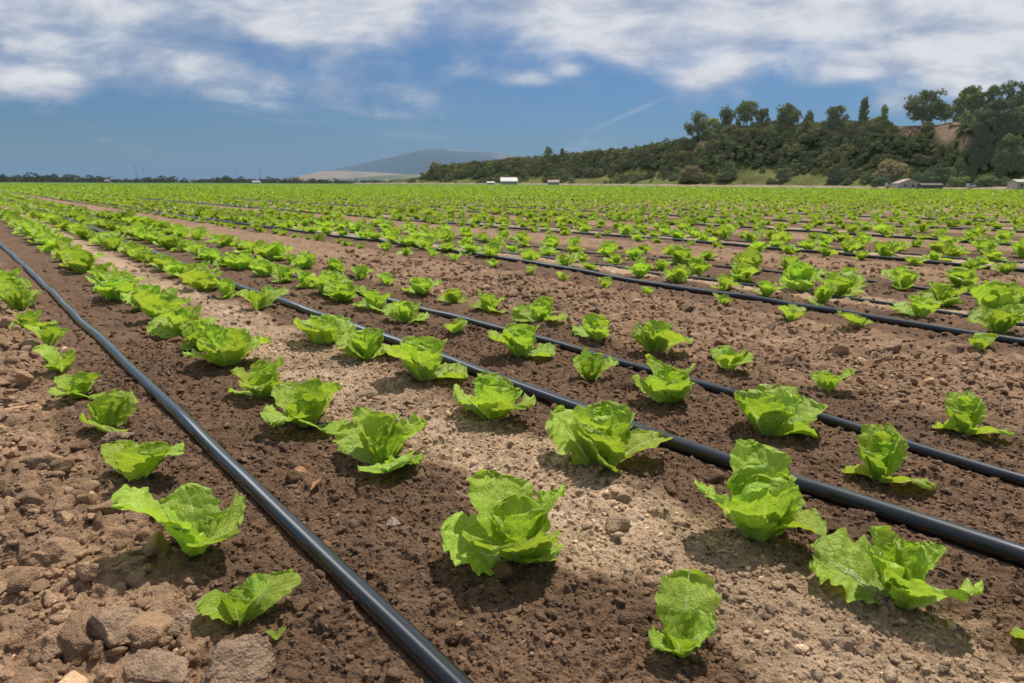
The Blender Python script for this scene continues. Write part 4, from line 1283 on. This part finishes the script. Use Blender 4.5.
for px, fw, w, h, lab, mt in ((256, 1100, 12, 3.6, 'small white shed on the left horizon beside the lone pole', M_WHITE), (107, 1150, 8, 4.6, 'small brick-coloured shed on the far left horizon', M_ROOFP)):
    x, y = from_heading((px - 512) / 701 * fw, fw)
    root = bpy.data.objects.new('shed', None); COL.objects.link(root); root.location = (x, y, 0); root.rotation_euler.z = -YAW
    link('wall', make_mesh('wall', *box(-w / 2, w / 2, -3, 3, 0, h * 0.7), mt, smooth=False), root)
    V = np.array([(-w / 2 - .4, -3.4, h * .7), (w / 2 + .4, -3.4, h * .7), (w / 2 + .4, 3.4, h * .7), (-w / 2 - .4, 3.4, h * .7), (-w / 2 - .4, 0, h), (w / 2 + .4, 0, h)])
    link('roof', make_mesh('roof', V, np.array([(0, 1, 5, 4), (2, 3, 4, 5), (0, 3, 2, 1)]), mt, smooth=False), root)
    tag(root, lab, 'shed')

# ------------------------------------------------------------------ light and sky
SUN_EL, SUN_AZ = math.radians(64), YAW + math.radians(34)       # azimuth clockwise from +Y
sun = bpy.data.lights.new('sun', 'SUN'); sun.energy = 4.8; sun.angle = math.radians(0.9); sun.color = (1.0, 0.955, 0.88)
so = bpy.data.objects.new('sun', sun); COL.objects.link(so)
sd = Vector((math.sin(SUN_AZ) * math.cos(SUN_EL), math.cos(SUN_AZ) * math.cos(SUN_EL), math.sin(SUN_EL)))
so.rotation_euler = sd.to_track_quat('Z', 'Y').to_euler(); so.location = (0, 0, 30)

world = bpy.data.worlds.new('World'); scene.world = world; world.use_nodes = True
nt = world.node_tree; nt.nodes.clear()
wout = nt.nodes.new('ShaderNodeOutputWorld'); bg = nt.nodes.new('ShaderNodeBackground')
sky = nt.nodes.new('ShaderNodeTexSky'); sky.sky_type = 'NISHITA'; sky.sun_disc = False; sky.sun_elevation = SUN_EL; sky.sun_rotation = SUN_AZ
sky.air_density = 1.0; sky.dust_density = 0.6; sky.ozone_density = 2.0
tc = nt.nodes.new('ShaderNodeTexCoord')
rotn = N(nt, 'ShaderNodeVectorRotate', rotation_type='Z_AXIS'); rotn.inputs['Angle'].default_value = YAW
nt.links.new(tc.outputs['Generated'], rotn.inputs['Vector'])
sep = nt.nodes.new('ShaderNodeSeparateXYZ'); nt.links.new(rotn.outputs[0], sep.inputs[0])
dx, dy, dz = sep.outputs
dyp = math_n(nt, 'MAXIMUM', dy, 0.12)
ca = math_n(nt, 'DIVIDE', dx, dyp); ce = math_n(nt, 'DIVIDE', dz, dyp)       # tangent of azimuth / elevation about the heading
# cloud layer coordinates: perspective of a flat deck
inv = math_n(nt, 'DIVIDE', 1.0, math_n(nt, 'ADD', math_n(nt, 'MAXIMUM', ce, 0.0), 0.10))
cu = math_n(nt, 'MULTIPLY', ca, inv)


def vec(a, b, c=0.0):
    n_ = nt.nodes.new('ShaderNodeCombineXYZ')
    for i, v in enumerate((a, b, c)):
        if isinstance(v, bpy.types.NodeSocket): nt.links.new(v, n_.inputs[i])
        else: n_.inputs[i].default_value = v
    return n_.outputs[0]


def wnoise(v, scale, detail, rough, dist=0.0):
    n_ = N(nt, 'ShaderNodeTexNoise', i_Scale=scale, i_Detail=detail, i_Roughness=rough, i_Distortion=dist); nt.links.new(v, n_.inputs['Vector'])
    return n_.outputs['Fac']


nA = wnoise(vec(math_n(nt, 'MULTIPLY', ca, 1.0), math_n(nt, 'MULTIPLY', ce, 1.8), 2.0), 7.5, 9.0, 0.57, 0.3)
nB = wnoise(vec(cu, inv, 5.0), 1.1, 6.0, 0.50, 0.3)
wsum = math_n(nt, 'ADD', math_n(nt, 'MULTIPLY', nA, 0.65), math_n(nt, 'MULTIPLY', nB, 0.35))


def blob(px, py, sx, sy, amp, tilt=0.0, soft=0.0):
    """soft elliptical mass of cloud at a world direction"""
    a0 = (px - 512) / 701; e0 = (184 - py) / 701
    da = math_n(nt, 'SUBTRACT', ca, a0); de = math_n(nt, 'SUBTRACT', ce, e0)
    de = math_n(nt, 'ADD', de, math_n(nt, 'MULTIPLY', da, tilt))
    u = math_n(nt, 'DIVIDE', da, sx / 701); v = math_n(nt, 'DIVIDE', de, sy / 701)
    q = math_n(nt, 'ADD', math_n(nt, 'MULTIPLY', u, u), math_n(nt, 'MULTIPLY', v, v))
    return math_n(nt, 'MULTIPLY', math_n(nt, 'EXPONENT', math_n(nt, 'MULTIPLY', q, -1.0)), amp)


BLOBS = [(40, 30, 150, 50, 0.42, 0.0), (200, 10, 190, 45, 0.50, 0.0), (330, 40, 85, 42, 0.55, 0.15), (395, 5, 50, 34, 0.5, 0.0), (200, 72, 60, 15, 0.42, 0.12), (50, 93, 52, 15, 0.85, 0.03), (100, 68, 120, 22, 0.22, 0),
         (330, 95, 130, 13, 0.26, 0.10), (430, 105, 70, 13, 0.26, 0.28), (280, 108, 130, 7, 0.20, 0.09), (460, 20, 25, 45, 0.2, 0), (575, 20, 88, 38, 0.95, 0.16), (620, 60, 45, 17, 0.55, 0.25), (525, 85, 24, 9, 0.38, 0), (566, 77, 16, 7, 0.34, 0),
         (480, 78, 40, 12, 0.28, 0), (740, 15, 75, 42, 0.85, -0.1), (710, 76, 38, 18, 0.75, -0.25), (860, 22, 150, 40, 0.92, 0.03), (985, 45, 90, 44, 0.95, 0.08), (820, 80, 60, 14, 0.50, -0.12), (930, 70, 70, 18, 0.45, 0.1), (880, 104, 25, 14, 0.30, 0), (960, 96, 30, 10, 0.28, 0), (735, 98, 14, 7, 0.25, 0),
         (500, -120, 900, 90, 0.5, 0)]
acc = None
for b in BLOBS:
    v = blob(*b); acc = v if acc is None else math_n(nt, 'ADD', acc, v)
sepw = nt.nodes.new('ShaderNodeSeparateXYZ'); nt.links.new(tc.outputs['Generated'], sepw.inputs[0])
glint_arc = math_n(nt, 'DIVIDE', math_n(nt, 'ADD', sepw.outputs[0], 0.02), 0.15)
glint_arc = math_n(nt, 'EXPONENT', math_n(nt, 'MULTIPLY', math_n(nt, 'MULTIPLY', glint_arc, glint_arc), -1.0))
bank = math_n(nt, 'MULTIPLY', math_n(nt, 'MULTIPLY', math_n(nt, 'MULTIPLY', maprange(nt, dz, 0.34, 0.48), maprange(nt, dz, 0.72, 0.88, 1.0, 0.0)), maprange(nt, sepw.outputs[1], 0.1, 0.3)), glint_arc)  # added bright cloud arc out of view, shaped to streak the hoses
acc = math_n(nt, 'ADD', acc, maprange(nt, dz, 0.30, 0.45, 0.0, 0.54))
acc = math_n(nt, 'ADD', acc, bank)
acc = math_n(nt, 'MINIMUM', acc, 1.0)
dens = math_n(nt, 'ADD', acc, math_n(nt, 'MULTIPLY', math_n(nt, 'SUBTRACT', wsum, 0.5), 2.0))
cover = maprange(nt, dens, 0.08, 0.80, 0.0, 0.96)
# thin streaks
st = wnoise(vec(math_n(nt, 'MULTIPLY', ca, 1.6), math_n(nt, 'ADD', math_n(nt, 'MULTIPLY', ce, 16.0), math_n(nt, 'MULTIPLY', ca, 1.6)), 9.0), 2.6, 6.0, 0.6, 0.3)
stm = blob(330, 105, 190, 22, 1.0, 0.10)
streak = math_n(nt, 'MULTIPLY', math_n(nt, 'MULTIPLY', maprange(nt, st, 0.42, 0.78), stm), 0.55)
# old contrail
tr_ = blob(625, 117, 34, 2.2, 0.42, -0.43)
cover = math_n(nt, 'MAXIMUM', math_n(nt, 'MAXIMUM', cover, streak), math_n(nt, 'MULTIPLY', tr_, maprange(nt, nA, 0.3, 0.6, 0.5, 1.0)))
# light and grey inside the clouds
lum = wnoise(vec(math_n(nt, 'MULTIPLY', ca, 1.0), math_n(nt, 'MULTIPLY', ce, 3.0), 7.7), 9.0, 6.0, 0.55, 0.3)
ccol = mixc(nt, maprange(nt, math_n(nt, 'ADD', lum, math_n(nt, 'MULTIPLY', dens, 0.25)), 0.48, 0.86), (3.6, 4.3, 5.6), (7.3, 7.5, 7.9))
tint = mixc(nt, maprange(nt, ce, 0.0, 0.6), (0.31, 0.46, 0.68), (0.75, 0.9, 1.0))
skyc = mixc(nt, 1.0, sky.outputs[0], tint, 'MULTIPLY')
skyc = mixc(nt, maprange(nt, ce, 0.0, 0.10, 0.7, 0.0), skyc, (2.0, 3.3, 5.1))
ccol = mixc(nt, bank, ccol, (48.0, 48.5, 49.0))
final = mixc(nt, cover, skyc, ccol)
nt.links.new(final, bg.inputs['Color']); bg.inputs['Strength'].default_value = 0.1
nt.links.new(bg.outputs[0], wout.inputs[0])

# ------------------------------------------------------------------ camera and render settings
cam = bpy.data.cameras.new('camera'); co = bpy.data.objects.new('camera', cam); COL.objects.link(co)
cam.lens = 24.0; cam.sensor_width = 36.0; cam.clip_start = 0.02; cam.clip_end = 40000
co.matrix_world = Matrix.Translation((0, 0, CAM_H)) @ Matrix.Rotation(-YAW, 4, 'Z') @ Matrix.Rotation(math.pi / 2 - PITCH, 4, 'X') @ Matrix.Rotation(math.radians(0.22), 4, 'Z')
cam.dof.use_dof = True; cam.dof.focus_distance = 1.35; cam.dof.aperture_fstop = 10.0
scene.camera = co
scene.view_settings.view_transform = 'Standard'; scene.view_settings.look = 'None'; scene.view_settings.exposure = 0; scene.view_settings.gamma = 1
scene.render.resolution_x = 1024; scene.render.resolution_y = 683
